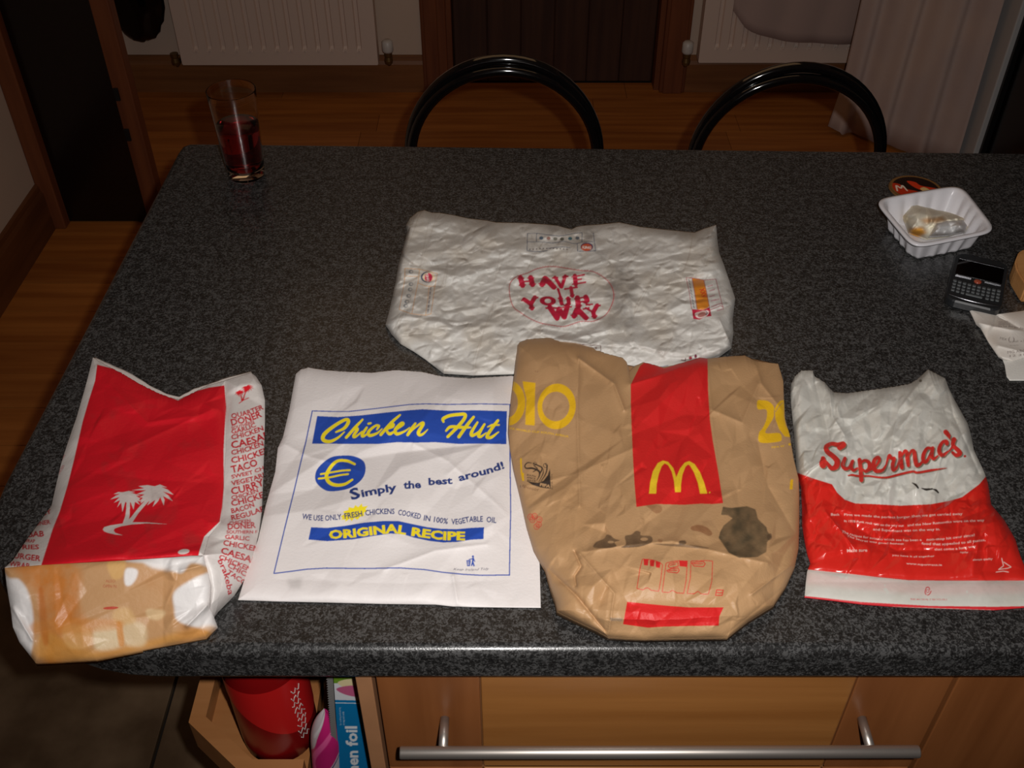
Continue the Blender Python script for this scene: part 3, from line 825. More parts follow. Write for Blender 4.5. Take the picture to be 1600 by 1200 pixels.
    at.data.foreach_set('color', np.concatenate([np.clip(C, 0, 1), np.ones((len(C), 1))], 1).astype(np.float32).ravel())
    if smooth: me.polygons.foreach_set('use_smooth', np.ones(len(lt_), bool))
    me.materials.append(mat_)
    return link(bpy.data.objects.new(name, me), parent)
def crop(ox, oy, sc):
    """map coordinates read in a magnified view to the frame"""
    return lambda pts: [(ox + x*sc, oy + y*sc) for x, y in pts]
M_paper1 = mat_attr('waxed_white_bag_paper', 0.42, 0.45, 0.25, 300)
M_paper2 = mat_attr('white_sulphite_paper', 0.55, 0.35, 0.25, 350)
M_paper3 = mat_attr('greaseproof_wrapper', 0.5, 0.4, 0.3, 350)
M_kraft = mat_attr('brown_kraft_paper', 0.5, 0.4, 0.25, 450)
M_waxy = mat_attr('thin_shiny_bag_paper', 0.3, 0.5, 0.2, 250, coat=0.25, coat_rough=0.25)
WHITE = (226, 220, 216)

# ================= bag with palm trees =================
RED1 = (218, 24, 40)
c1 = Canvas(-5, 545, 425, 1045, WHITE)
k = crop(0, 540, 0.275)
c1.poly(k([(552, 108), (640, 130), (740, 165), (860, 245), (905, 268), (1012, 312), (1100, 262), (1190, 238), (1275, 226), (1285, 350), (1276, 480), (1270, 600), (1272, 800), (1262, 920), (1248, 1000), (1160, 1085), (1135, 1160), (1120, 1225), (230, 1260), (300, 1040), (340, 940), (385, 790), (420, 650), (445, 540), (470, 430), (505, 310), (540, 200)]), RED1)
# white palm emblem
kp = crop(150, 740, 140/1527.0)
PW_ = (216, 205, 200)
p2 = [(720, 212), (880, 195), (1000, 215), (1090, 185), (1215, 238), (1110, 225), (1225, 275), (1325, 362), (1140, 305), (1230, 370), (1308, 470), (1140, 380), (1170, 450), (1155, 545), (1095, 400), (1060, 470), (965, 568), (1010, 450), (960, 480), (870, 545), (910, 470), (860, 440), (760, 510), (770, 470), (745, 470), (800, 410), (740, 405), (830, 355), (690, 352), (850, 285), (610, 282), (820, 250)]
c1.poly(kp(p2), PW_)
p1 = [(300, 350), (380, 312), (450, 318), (560, 295), (670, 312), (600, 325), (770, 380), (680, 375), (760, 430), (730, 440), (765, 480), (700, 460), (750, 535), (665, 480), (640, 615), (590, 490), (520, 495), (500, 480), (450, 655), (430, 490), (360, 578), (410, 450), (300, 500), (400, 400), (240, 442), (340, 375), (410, 345)]
c1.poly(kp(p1), PW_)
c1.poly(kp([(520, 480), (578, 480), (575, 700), (560, 780), (600, 740), (700, 610), (850, 440), (910, 460), (820, 560), (720, 680), (620, 830), (560, 850), (455, 850), (500, 720), (515, 600)]), PW_)
c1.poly(kp([(115, 950), (140, 910), (250, 880), (450, 850), (620, 828), (850, 828), (1230, 862), (850, 850), (600, 868), (420, 900), (320, 935), (300, 970), (330, 1010), (460, 1052), (330, 1040), (200, 1010), (140, 985)]), PW_)
for a, b_, w_ in (((860, 350), (1100, 240), 10), ((560, 400), (400, 340), 8)): pass
c1.ellipse(287, 862, 9, 4.0, PW_, rot=-0.15)
# small red palm top right
def palm(c, cx_, cy_, s, col, rot=0.0):
    def T(P): return [(cx_ + s*((x-700)*math.cos(rot)-(y-600)*math.sin(rot)), cy_ + s*((x-700)*math.sin(rot)+(y-600)*math.cos(rot))) for x, y in P]
    c.poly(T(p2), col); c.poly(T(p1), col)
    c.poly(T([(520, 480), (578, 480), (575, 700), (560, 780), (600, 740), (700, 610), (850, 440), (910, 460), (820, 560), (720, 680), (620, 830), (560, 850), (455, 850), (500, 720), (515, 600)]), col)
    c.line(T([(300, 930), (600, 850), (900, 830)]), 1.2, col)
palm(c1, 381, 617, 0.030, RED1, -0.35)
# list of words on the right gusset, slanting upwards
RT = (200, 34, 48)
words = [('QUARTER', 654, 9), ('DONER', 665, 12), ('SOUTHERN', 671, 5.5), ('GARLIC', 678, 8), ('CHICKEN', 687, 9), ('CAESAR', 701, 13), ('CHICKEN', 711, 9), ('CHICKEN', 724, 11), ('TACO', 739, 13), ('SWEET CHILI', 748, 7), ('VEGETARIAN', 759, 8.5), ('CURRY', 773, 13), ('CHICKEN', 781, 7.5), ('CHICKEN', 791, 11), ('BACON', 802, 9), ('REGULAR', 813, 9.5), ('CHICKEN', 821, 6), ('DONER', 829, 11), ('SOUTHERN F', 836, 6), ('GARLIC', 845, 8), ('CHICKEN', 856, 10), ('CAESAR', 870, 12), ('CHICKEN', 880, 9), ('CHICKEN', 894, 9), ('TACO', 906, 9)]
for t_, y_, cp_ in words:
    wd = len(t_)*cp_*0.80
    if y_ < 815: c1.text(t_, [(362, y_), (362+wd*0.5, y_-wd*0.5*0.22), (362+wd, y_-wd*0.30)], cp_*0.86, RT, bold=0.03)
    else:
        f = (y_-815)/90.0; x_ = 360 - 26*f + (20*f if y_ > 880 else 0); sl = -0.20 + 0.85*f
        c1.text(t_, [(x_, y_-10*f), (x_+wd, y_-10*f+wd*sl)], cp_*0.86, RT, bold=0.03)
c1.text('brakeba', [(340, 876), (350, 898), (357, 930)], 9.5, RT, bold=0.02)
# left gusset words
for t_, x_, y_, cp_, sl in (('KEBAB', 28, 840, 10.5, -0.05), ('WRAP', 36, 847, 6, 0.05), ('FRIES', 28, 858, 8.5, 0.0), ('BURGER', 14, 871, 10.5, 0.12), ('WRAP', 14, 884, 10, 0.15), ('DONER', 48, 823, 8, -0.15), ('SPICY', 50, 811, 8, -0.3)):
    wd = len(t_)*cp_*0.78; c1.text(t_, [(x_, y_), (x_+wd, y_+wd*sl)], cp_*0.86, RT, bold=0.03)
for i, t_ in enumerate(('CHICKEN', 'BACON', 'DONER', 'CHILI')):
    c1.text(t_, [(93-i*0.5, 742-i*16), (101+i*1.5, 728-i*16)], 4, RT)
# dirt smudges on the red
n1 = vnoise(c1.h, c1.w, 30*SS, 3); c1.field(np.clip((n1-0.62)*1.2, 0, 0.25), (120, 60, 55))

def H1(d): return np.where(d >= 0, 0.050*np.exp(-np.maximum(d, 0)/105.0)+0.003*np.exp(-((d-150)/50.0)**2), 0.050*(1+d/135.0))
def dfold(px, py): return (887-0.062*px) - py
def floor1(W):
    z = np.full(len(W), TZ+0.0006)
    x, y = W[:, 0], W[:, 1]; cxr, cyr = xl_f+R, FY+R
    out = (y < FY-0.001) | ((x < cxr) & (y < cyr) & (np.hypot(x-cxr, y-cyr) > R+0.001)) | (x < xl_f)
    z[out] = W[out, 2]-0.005
    return z
bag1 = empty('takeaway_bag', (-0.40, 0.70, TZ), 'red and white takeaway bag with palm trees and a grease-stained base at the left', 'paper bag')
r1 = Relief(-5, 545, 425, 1045)
r1.add_crumple(38, 0.0075, 11, 1.3, 2.0); r1.add_crumple(18, 0.0022, 12, 1.0, 1.7)
sideR = np.clip((r1.X-345)/20, 0, 1)
r1.add_crumple(11, 0.0030, 13, 0.9, 1.6, mask=sideR*np.clip((r1.Y-800)/30, 0, 1)); r1.add_crumple(14, 0.002, 18, 0.4, 2, mask=sideR)
r1.crease([(170, 600), (230, 660), (300, 650)], 0.003, 12); r1.crease([(200, 700), (330, 640)], 0.002, 8); r1.crease([(150, 740), (240, 750), (330, 755)], -0.0015, 14)
r1.crease([(90, 800), (105, 850)], 0.002, 6)
r1.blur(2)
def lf1(px, py, u, v):
    d = dfold(px, py); h = H1(np.maximum(d, 0))
    lt = 1-0.75*np.exp(-u*330/26.0)*np.clip(d/60.0, 0, 1)
    return h*lt
paper_sheet('front_panel', [(145, 558), (152, 563), (170, 573), (195, 586), (215, 598), (236, 609), (262, 620), (279, 624), (292, 618), (305, 612), (322, 603), (352, 594)],
            [(352, 594), (353, 620), (353, 700), (349, 760), (346, 815), (326, 838), (318, 868)],
            [(7, 887), (60, 883), (165, 877), (250, 872), (300, 868), (318, 868)],
            [(145, 558), (137, 590), (133, 605), (120, 650), (106, 690), (95, 725), (88, 755), (80, 790), (62, 815), (45, 838), (30, 860), (20, 875), (7, 887)],
            r1, c1, M_paper1, bag1, lifts=lf1, floor_z=floor1, jag=1.2)
def lfg(px, py, u, v):
    d = dfold(px, py); return H1(d)*np.clip(1-u, 0, 1)**0.8*1.0 + 0.002*np.sin(u*PI)
def gus_floor(W): return np.maximum(floor1(W), W[:, 2]-0.004)
paper_sheet('side_gusset', [(352, 594), (372, 588), (392, 582), (400, 588)],
            [(400, 588), (409, 602), (414, 625), (414, 660), (412, 730), (409, 800), (405, 830), (396, 869), (382, 905), (366, 930), (341, 955), (334, 964)],
            [(328, 950), (334, 964)],
            [(352, 594), (353, 620), (353, 700), (349, 760), (346, 815), (326, 838), (318, 868), (330, 916), (328, 950)],
            r1, c1, M_paper1, bag1, lifts=lfg, floor_z=gus_floor)
# stained base panel
c1b = Canvas(-5, 850, 350, 1045, (232, 228, 226))
n2 = vnoise(c1b.h, c1b.w, 60*SS, 8, 4); n3 = vnoise(c1b.h, c1b.w, 14*SS, 9, 3)
body = c1b.softpoly(smooth_closed([(2, 860), (120, 868), (205, 878), (250, 882), (282, 896), (300, 880), (330, 890), (300, 905), (272, 925), (272, 950), (280, 972), (330, 988), (338, 1000), (200, 1040), (60, 1045), (52, 1000), (52, 960), (44, 925), (30, 905), (10, 900)]), 2.0)
c1b.field(np.clip(body*1.05, 0, 1), (200, 154, 108))
st = c1b.softpoly(smooth_closed([(5, 870), (100, 875), (125, 890), (122, 940), (140, 985), (150, 1000), (100, 1040), (60, 1040), (70, 1000), (62, 940), (40, 905)]), 10)
c1b.field(np.clip(st*(0.45+n3*0.9)-0.15, 0, 0.85), (206, 122, 44))
for P_, col_, s_, a_ in (([(70, 985), (60, 1028), (150, 1030), (235, 1012), (332, 992), (330, 978), (270, 990), (235, 1000), (150, 1015), (110, 1005)], (216, 152, 70), 6, 0.7),
                     ([(148, 982), (184, 980), (188, 1010), (150, 1014)], (232, 212, 172), 4.5, 0.75), ([(192, 974), (226, 976), (226, 1008), (196, 1006)], (226, 204, 164), 4.5, 0.7),
                     ([(168, 878), (195, 872), (192, 900), (176, 904)], (224, 178, 112), 3, 0.8), ([(100, 978), (140, 982), (140, 1012), (105, 1010)], (224, 176, 110), 4, 0.6),
                     ([(178, 955), (200, 950), (212, 972), (180, 975)], (222, 180, 120), 4, 0.7), ([(230, 952), (258, 955), (250, 968), (232, 966)], (232, 206, 160), 3, 0.6),
                     ([(60, 925), (68, 925), (76, 1000), (66, 1000)], (196, 104, 30), 3, 0.6), ([(182, 975), (190, 975), (194, 1005), (186, 1008)], (214, 138, 50), 2, 0.8),
                     ([(60, 970), (180, 968), (180, 984), (60, 990)], (216, 140, 64), 4, 0.5),
                     ([(194, 900), (198, 888), (214, 890), (214, 902), (205, 914), (196, 914)], (238, 234, 232), 2.5, 0.95), ([(225, 876), (262, 872), (276, 880), (276, 892), (240, 888)], (236, 232, 230), 4, 0.9)):
    c1b.field(np.clip(c1b.softpoly(smooth_closed(P_), s_*0.6)*a_, 0, 1), col_)
c1b.field(np.clip((n2-0.55)*1.1, 0, 0.3)*body, (190, 120, 60))
c1b.text('ALSO', [(165, 910), (180, 910)], 4.5, (176, 70, 44), alpha=0.8); c1b.text('OPEN IN', [(161, 918), (182, 919)], 5.0, (176, 66, 44), alpha=0.85)
c1b.ellipse(173, 950, 12, 2.2, (196, 40, 30), rot=-0.05, alpha=0.85)
r1b = Relief(-5, 850, 350, 1045)
r1b.add_crumple(60, 0.003, 21, 0.0, 2.5)
rm = np.clip((r1b.X-255)/15, 0, 1); lm = np.clip((62-r1b.X)/15, 0, 1)
r1b.add_crumple(26, 0.0035, 24, 1.2, 2.0)
r1b.add_crumple(13, 0.0055, 22, 0.8, 1.8, mask=rm); r1b.add_crumple(16, 0.004, 23, -0.5, 1.8, mask=lm)
r1b.crease([(282, 892), (330, 880)], 0.003, 3); r1b.crease([(325, 945), (292, 978)], 0.004, 3); r1b.crease([(20, 950), (50, 1000)], 0.003, 3)
r1b.blur(2)
paper_sheet('base_panel', [(7, 887), (60, 883), (165, 877), (250, 872), (300, 868), (318, 868)],
            [(318, 868), (330, 916), (329, 950), (340, 979)],
            [(55, 1035), (78, 1034), (150, 1030), (235, 1013), (322, 997), (340, 979)],
            [(7, 887), (10, 915), (16, 950), (20, 980), (30, 1003), (45, 1022), (55, 1035)],
            r1b, c1b, M_paper1, bag1, lifts=lambda px, py, u, v: 0.050*(1-v)+0.0015, floor_z=floor1, edge=6)
# inner back layer that shows along the mouth
c1c = Canvas(130, 545, 425, 700, (214, 206, 200))
r1c = Relief(130, 545, 425, 700)
paper_sheet('back_panel', [(148, 558), (170, 568), (200, 581), (232, 601), (262, 616), (280, 620), (303, 607), (320, 602), (356, 589), (392, 580)],
            [(392, 580), (402, 600), (404, 690)], [(112, 690), (404, 690)], [(148, 558), (136, 610), (112, 690)], r1c, c1c, M_paper1, bag1, step=3, lifts=lambda px, py, u, v: 0.0003, jag=1.0)

# ================= white chip-shop bag, blue print =================
BLUE = (36, 74, 168); YEL = (240, 218, 40)
c2 = Canvas(365, 565, 870, 960, (228, 222, 220))
k = crop(370, 560, 1/3.0); ka = crop(480, 630, 0.2); kb = crop(470, 700, 330/1600.0)
c2.line([(488, 642), (520, 643), (545, 643), (590, 638), (640, 632), (665, 631), (700, 632), (750, 631), (797, 632)], 1.5, BLUE)
c2.line([(797, 632), (797, 720), (798, 800), (797, 840), (796, 899)], 1.7, BLUE)
c2.line(k([(175, 1008), (240, 1000), (330, 988), (420, 983), (600, 985), (760, 982), (880, 990), (960, 1002), (1060, 1012), (1150, 1017), (1278, 1015)]), 1.7, BLUE)
c2.line([(488, 642), (478, 690), (470, 722), (460, 765), (445, 825), (428, 896)], 1.7, BLUE)
c2.poly(ka([(78, 100), (240, 108), (420, 95), (620, 72), (790, 55), (900, 47), (1100, 58), (1330, 55), (1560, 62), (1556, 320), (1350, 316), (1180, 318), (1000, 305), (850, 308), (700, 305), (560, 318), (300, 318), (38, 316)]), BLUE)
def S(P, W, col=YEL, c=None, kk=ka, sc=0.2, n=6): (c or c2).brush(kk(P), [w_*sc for w_ in W] if hasattr(W, '__len__') else W*sc, col, n)
# Chicken
S([(225, 225), (290, 195), (322, 145), (300, 128), (215, 175), (135, 240), (125, 285), (175, 300), (240, 270), (290, 225)], [14, 24, 28, 24, 26, 30, 30, 26, 18, 10])
S([(432, 128), (370, 195), (305, 268)], [16, 24, 22]); S([(330, 235), (375, 200), (392, 205), (362, 255), (378, 262), (430, 220)], [10, 20, 24, 22, 18, 10])
S([(465, 190), (430, 245), (440, 258), (490, 225)], [18, 26, 20, 8]); S([(478, 160), (496, 156)], [16, 16])
S([(545, 205), (560, 178), (530, 178), (478, 225), (490, 252), (545, 235), (585, 200)], [14, 20, 18, 24, 26, 18, 8])
S([(725, 92), (660, 150), (575, 245)], [16, 24, 24]); S([(608, 215), (670, 165), (668, 185), (622, 205), (645, 240), (700, 205)], [8, 18, 18, 16, 26, 10])
S([(700, 205), (750, 165), (735, 155), (690, 205), (700, 240), (760, 220), (800, 190)], [12, 20, 20, 26, 26, 16, 8])
S([(845, 158), (812, 205), (785, 248)], [18, 26, 22]); S([(800, 235), (850, 185), (895, 155), (905, 165), (870, 225), (878, 248), (905, 240), (942, 205)], [6, 14, 22, 26, 28, 24, 18, 8])
# Hut
S([(1065, 145), (1062, 122), (1110, 98), (1180, 88), (1232, 88), (1225, 125), (1170, 190), (1098, 262)], [18, 26, 26, 26, 26, 26, 26, 22])
S([(1300, 108), (1250, 170), (1185, 262)], [20, 26, 26]); S([(1085, 215), (1120, 185), (1200, 188), (1275, 190)], [16, 24, 24, 14])
S([(1330, 150), (1285, 225), (1290, 252), (1340, 225), (1385, 165)], [16, 26, 26, 18, 18]); S([(1385, 165), (1340, 245), (1355, 262), (1400, 230)], [16, 26, 22, 8])
S([(1490, 135), (1440, 200), (1405, 262), (1440, 265), (1495, 225)], [22, 26, 26, 24, 10]); S([(1410, 185), (1450, 170), (1500, 170)], [10, 18, 12])
# euro roundel
c2.poly(smooth_closed(kb([(110, 200), (140, 140), (220, 75), (300, 58), (400, 62), (475, 100), (490, 170), (460, 240), (380, 300), (280, 325), (190, 322), (120, 265)])), BLUE)
S([(408, 122), (350, 98), (280, 98), (230, 140), (195, 205), (210, 255), (260, 280), (330, 275), (390, 240)], [18, 22, 22, 26, 28, 28, 26, 22, 16], kk=kb, sc=0.206)
S([(152, 198), (230, 185), (310, 172), (372, 168)], 14, kk=kb, sc=0.206); S([(136, 232), (220, 222), (300, 205), (358, 198)], 14, kk=kb, sc=0.206)
DB = (38, 58, 120)
for t_, P_, h_ in (('S', [(384, 394), (456, 372)], 84), ('imply', [(464, 372), (560, 350), (730, 322)], 58), ('the', [(778, 308), (912, 302)], 58), ('best', [(968, 280), (1050, 276), (1150, 270)], 54), ('around!', [(1200, 252), (1300, 225), (1420, 195), (1545, 152)], 56)):
    c2.text(t_, kb(P_), h_*0.206, DB, bold=0.035)
for t_, P_ in (('WE USE ONLY', [(8, 536), (95, 548), (180, 552), (310, 540)]), ('FRESH', [(334, 536), (468, 515)]), ('CHICKENS', [(490, 512), (600, 500), (710, 500)]), ('COOKED', [(735, 505), (820, 520), (905, 540)]), ('IN 100%', [(930, 548), (1020, 562), (1112, 576)]), ('VEGETABLE', [(1140, 578), (1200, 578), (1270, 560), (1380, 557)]), ('OIL', [(1405, 560), (1480, 568)])):
    if t_ == 'FRESH':
        c2.poly(kb([(302, 520), (330, 500), (322, 480), (360, 470), (362, 448), (400, 455), (412, 432), (435, 448), (462, 420), (468, 445), (510, 438), (490, 462), (505, 480), (478, 490), (480, 515), (450, 520), (430, 545), (405, 530), (385, 555), (372, 535), (335, 560), (340, 540), (305, 545), (318, 528)]), (246, 226, 40))
    c2.text(t_, kb(P_), 8.8, DB, bold=0.022)
c2.poly(kb([(78, 600), (200, 605), (330, 590), (480, 565), (620, 553), (740, 553), (840, 575), (960, 600), (1060, 612), (1180, 615), (1290, 605), (1388, 600), (1384, 690), (1290, 695), (1180, 712), (1080, 716), (980, 705), (860, 680), (780, 655), (680, 648), (540, 668), (400, 692), (200, 706), (58, 694)]), BLUE)
c2.text('ORIGINAL', kb([(215, 688), (400, 675), (560, 655), (700, 640), (795, 655)]), 13.2, YEL, bold=0.045)
c2.text('RECIPE', kb([(835, 662), (960, 680), (1080, 695), (1245, 697)]), 13.2, YEL, bold=0.045)
# keep-tidy figure
c2.ellipse(*kb([(1304, 822)])[0], 1.6, 1.8, BLUE)
c2.line(kb([(1306, 835), (1302, 862), (1312, 892)]), 2.4, BLUE); c2.line(kb([(1302, 862), (1294, 890)]), 2.0, BLUE); c2.line(kb([(1304, 838), (1275, 845)]), 1.5, BLUE); c2.line(kb([(1308, 838), (1318, 860)]), 1.5, BLUE)
c2.poly(kb([(1254, 850), (1288, 850), (1282, 895), (1260, 895)]), BLUE); c2.line(kb([(1264, 856), (1267, 888)]), 0.7, WHITE); c2.line(kb([(1273, 856), (1274, 888)]), 0.7, WHITE)
c2.text('Keep Ireland Tidy', kb([(1155, 925), (1280, 930), (1428, 922)]), 3.6, (60, 60, 90), shear=0.4)
smd = c2.softpoly([(448, 905), (472, 902), (470, 920), (452, 920)], 3); c2.field(smd*0.35, (150, 145, 140))
bag2 = empty('takeaway_bag', (-0.15, 0.65, TZ), 'white takeaway bag with blue frame and yellow script on blue, lying flat', 'paper bag')
r2 = Relief(360, 560, 875, 965)
r2.add_crumple(55, 0.0075, 31, 1.1, 2.2); r2.add_crumple(24, 0.0024, 32, 0.6, 1.8)
r2.crease([(437, 690), (480, 712), (560, 735)], 0.0018, 7); r2.crease([(640, 690), (700, 720), (790, 800)], 0.0015, 6); r2.crease([(600, 890), (680, 860), (760, 850)], 0.0022, 7); r2.crease([(700, 740), (760, 690), (800, 650)], 0.0014, 7)
r2.crease([(430, 905), (620, 912), (845, 905)], -0.0006, 8); r2.bump(640, 650, 60, 40, 0.005); r2.bump(610, 800, 50, 35, 0.004); r2.bump(760, 620, 70, 30, 0.004)
r2.crease([(708, 900), (716, 950)], 0.003, 5)
r2.h *= 1-0.8*np.clip((r2.X-770)/30, 0, 1)
r2.blur(2)
paper_sheet('front_panel', [(462, 584), (470, 577), (482, 574), (505, 578), (530, 580), (580, 582), (620, 578), (660, 581), (690, 588), (735, 591), (800, 587), (832, 590)],
            [(832, 590), (836, 700), (841, 800), (843, 873), (845, 949)],
            [(372, 937), (430, 939), (520, 941), (600, 943), (680, 944), (708, 947), (716, 947), (740, 948), (845, 949)],
            [(462, 584), (452, 640), (442, 683), (434, 700), (430, 737), (415, 790), (403, 843), (385, 895), (372, 937)],
            r2, c2, M_paper2, bag2, edge=9, jag=0.6)

# ================= crumpled burger wrapper =================
c3 = Canvas(595, 320, 1160, 600, (206, 203, 197))
nA = vnoise(c3.h, c3.w, 40*SS, 41, 4); nB = vnoise(c3.h, c3.w, 8*SS, 42, 3)
c3.field(np.clip((nA-0.42)*1.5, 0, 0.5), (186, 174, 156))
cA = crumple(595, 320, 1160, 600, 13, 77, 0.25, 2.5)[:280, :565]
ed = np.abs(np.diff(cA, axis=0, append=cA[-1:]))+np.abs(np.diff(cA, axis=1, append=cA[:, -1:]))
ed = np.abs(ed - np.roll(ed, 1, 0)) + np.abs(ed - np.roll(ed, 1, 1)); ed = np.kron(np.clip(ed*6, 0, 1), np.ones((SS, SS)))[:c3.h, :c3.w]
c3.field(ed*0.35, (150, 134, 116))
k = crop(590, 320, 570/1600.0)
for P_, a_ in (([(1020, 290), (1090, 270), (1140, 330), (1120, 420), (1070, 480), (1010, 440)], 0.55), ([(1000, 500), (1120, 470), (1150, 520), (1040, 560)], 0.4), ([(250, 220), (400, 240), (380, 280), (260, 270)], 0.35), ([(130, 540), (210, 540), (200, 580), (140, 570)], 0.4), ([(450, 95), (510, 90), (510, 130), (460, 130)], 0.4), ([(900, 90), (960, 90), (950, 150), (910, 140)], 0.4), ([(930, 190), (1010, 190), (1000, 230), (940, 230)], 0.3), ([(1310, 140), (1360, 140), (1350, 165), (1310, 160)], 0.4), ([(740, 90), (800, 90), (800, 115), (750, 115)], 0.45)):
    c3.field(np.clip(c3.softpoly(smooth_closed(k(P_)), 6)*a_*(0.3+1.3*nB), 0, 0.7), (112, 106, 102))
BR = (176, 26, 56)
kc = crop(790, 410, 180/1600.0)
ring = smooth_closed(kc([(60, 300), (150, 200), (300, 150), (420, 95), (560, 62), (700, 60), (860, 85), (1050, 115), (1200, 125), (1320, 180), (1430, 270), (1490, 380), (1500, 500), (1450, 640), (1370, 745), (1220, 815), (1050, 818), (930, 855), (800, 890), (640, 870), (480, 840), (330, 775), (200, 690), (110, 620), (60, 470)]), 4)
c3.line(ring, 1.15, (178, 60, 66), closed=True)
cen = np.mean(ring, 0)
for p in ring[::1]:
    q = cen + (p-cen)*1.03; c3.ellipse(q[0], q[1], 0.55, 0.4, (196, 110, 104))
SLAB = {'H': [((.2, 0), (.2, 1)), ((.8, 0), (.8, 1)), ((.2, .5), (.8, .5))], 'A': [((.15, 0), (.45, 1)), ((.5, 1), (.85, 0)), ((.3, .33), (.7, .33))], 'V': [((.15, 1), (.48, 0)), ((.52, 0), (.85, 1))],
        'E': [((.2, 0), (.2, 1)), ((.2, .94), (.9, .94)), ((.2, .5), (.65, .5)), ((.2, .06), (.9, .06))], 'I': [((.5, 0), (.5, 1))], 'T': [((.5, 0), (.5, 1)), ((.1, .94), (.9, .94))],
        'Y': [((.15, 1), (.5, .45)), ((.5, .45), (.85, 1)), ((.5, 0), (.5, .5))], 'R': [((.2, 0), (.2, 1)), ((.2, .93), (.7, .93)), ((.74, .9), (.78, .55)), ((.7, .48), (.2, .48)), ((.5, .45), (.85, 0))],
        'U': [((.2, 1), (.22, .3)), ((.22, .3), (.45, .06)), ((.45, .06), (.6, .06)), ((.6, .06), (.8, .3)), ((.8, .3), (.8, 1))], 'W': [((.08, 1), (.28, 0)), ((.28, 0), (.5, .8)), ((.5, .8), (.72, 0)), ((.72, 0), (.92, 1))], 'O': []}
SERIF = {'H': [(.2, 0), (.8, 0), (.2, 1), (.8, 1)], 'A': [(.15, 0), (.85, 0), (.42, 1)], 'V': [(.15, 1), (.85, 1)], 'E': [(.15, 0), (.15, 1)], 'I': [(.5, 0), (.5, 1)], 'T': [(.5, 0)], 'Y': [(.15, 1), (.85, 1), (.5, 0)], 'R': [(.2, 0), (.2, 1), (.85, 0)], 'U': [(.2, 1), (.8, 1)], 'W': [(.08, 1), (.92, 1), (.5, .9)], 'O': []}
def slab(c, ch, quad, col, th=0.32):
    """letter in a quad: bottom-left, bottom-right, top-right, top-left (px)"""
    bl_, br_, tr_, tl_ = [np.array(p) for p in quad]
    def T(p): x, y = p; return (bl_*(1-x)+br_*x)*(1-y)+(tl_*(1-x)+tr_*x)*y
    W = np.hypot(*(br_-bl_)); H = np.hypot(*(tl_-bl_))
    if ch == 'O':
        P = [T((.5+.5*math.cos(t), .5+.5*math.sin(t))) for t in np.linspace(0, 2*PI, 30)[:-1]]; c.poly(P, col)
        P = [T((.5+.2*math.cos(t), .5+.24*math.sin(t))) for t in np.linspace(0, 2*PI, 20)[:-1]]; c.poly(P, (206, 198, 190)); return
    for a, b_ in SLAB[ch]:
        A_, B_ = T(a), T(b_); d = B_-A_
        wpx = th*W if abs(d[1]) > abs(d[0])*0.6 else th*H*0.62
        c.line([A_, B_], wpx, col)
    for a in SERIF[ch]:
        y = min(max(a[1], .06), .94); c.poly([T((a[0]-.22, y-.08)), T((a[0]+.22, y-.08)), T((a[0]+.22, y+.08)), T((a[0]-.22, y+.08))], col)
for ch, q in (('H', [(190, 325), (420, 305), (395, 210), (160, 215)]), ('A', [(470, 300), (705, 350), (640, 235), (470, 215)]), ('V', [(700, 340), (850, 345), (860, 185), (655, 210)]), ('E', [(935, 310), (1130, 280), (1110, 160), (925, 195)]),
              ('I', [(715, 485), (815, 485), (775, 370), (680, 370)]), ('T', [(850, 485), (1005, 450), (1015, 335), (800, 365)]),
              ('Y', [(270, 650), (460, 630), (440, 480), (225, 520)]), ('O', [(480, 600), (705, 600), (695, 470), (465, 470)]), ('U', [(745, 605), (920, 605), (905, 500), (725, 495)]), ('R', [(965, 615), (1200, 590), (1165, 460), (955, 500)]),
              ('W', [(650, 785), (880, 750), (880, 610), (590, 625)]), ('A', [(915, 740), (1150, 775), (1080, 650), (920, 655)]), ('Y', [(1140, 770), (1330, 745), (1305, 590), (1080, 640)])):
    slab(c3, ch, kc(q), BR)
# top label panel
kt = crop(810, 350, 130/1600.0); NB = (86, 98, 120)
for P_ in ([(175, 180), (350, 180), (560, 205), (780, 235), (900, 215), (1080, 180), (1225, 165)], [(175, 180), (165, 510)], [(165, 510), (300, 530), (440, 530), (560, 510)], [(180, 340), (340, 345)], [(350, 180), (345, 345), (500, 345), (640, 370), (870, 330), (1050, 375), (1130, 375), (1210, 350), (1340, 335), (1450, 350)], [(1225, 165), (1220, 350)], [(1440, 170), (1485, 515), (1140, 525), (1130, 375)], [(560, 470), (820, 440), (1000, 455)]):
    c3.line(kt(P_), 0.9, NB)
for x_, y_, col_ in ((440, 270, (90, 110, 130)), (580, 275, (150, 110, 100)), (710, 285, (130, 130, 120)), (840, 290, (100, 100, 90)), (995, 280, (70, 110, 120)), (1135, 270, (100, 110, 120))):
    c3.ellipse(*kt([(x_, y_)])[0], 3.2, 2.6, col_)
for x_ in range(220, 960, 65): c3.ellipse(*kt([(x_, 490-20*math.sin((x_-220)/240))])[0], 1.2, 1.0, (110, 104, 104))
c3.ellipse(*kt([(1315, 440)])[0], 9.6, 6.6, (40, 60, 110)); c3.ellipse(*kt([(1310, 448)])[0], 8.6, 5.8, (206, 88, 54)); c3.text('KING', kt([(1230, 470), (1400, 480)]), 4.2, (232, 222, 214), bold=0.04)
c3.text('mcf', kt([(1270, 290), (1420, 280)]), 3.2, (150, 140, 140))
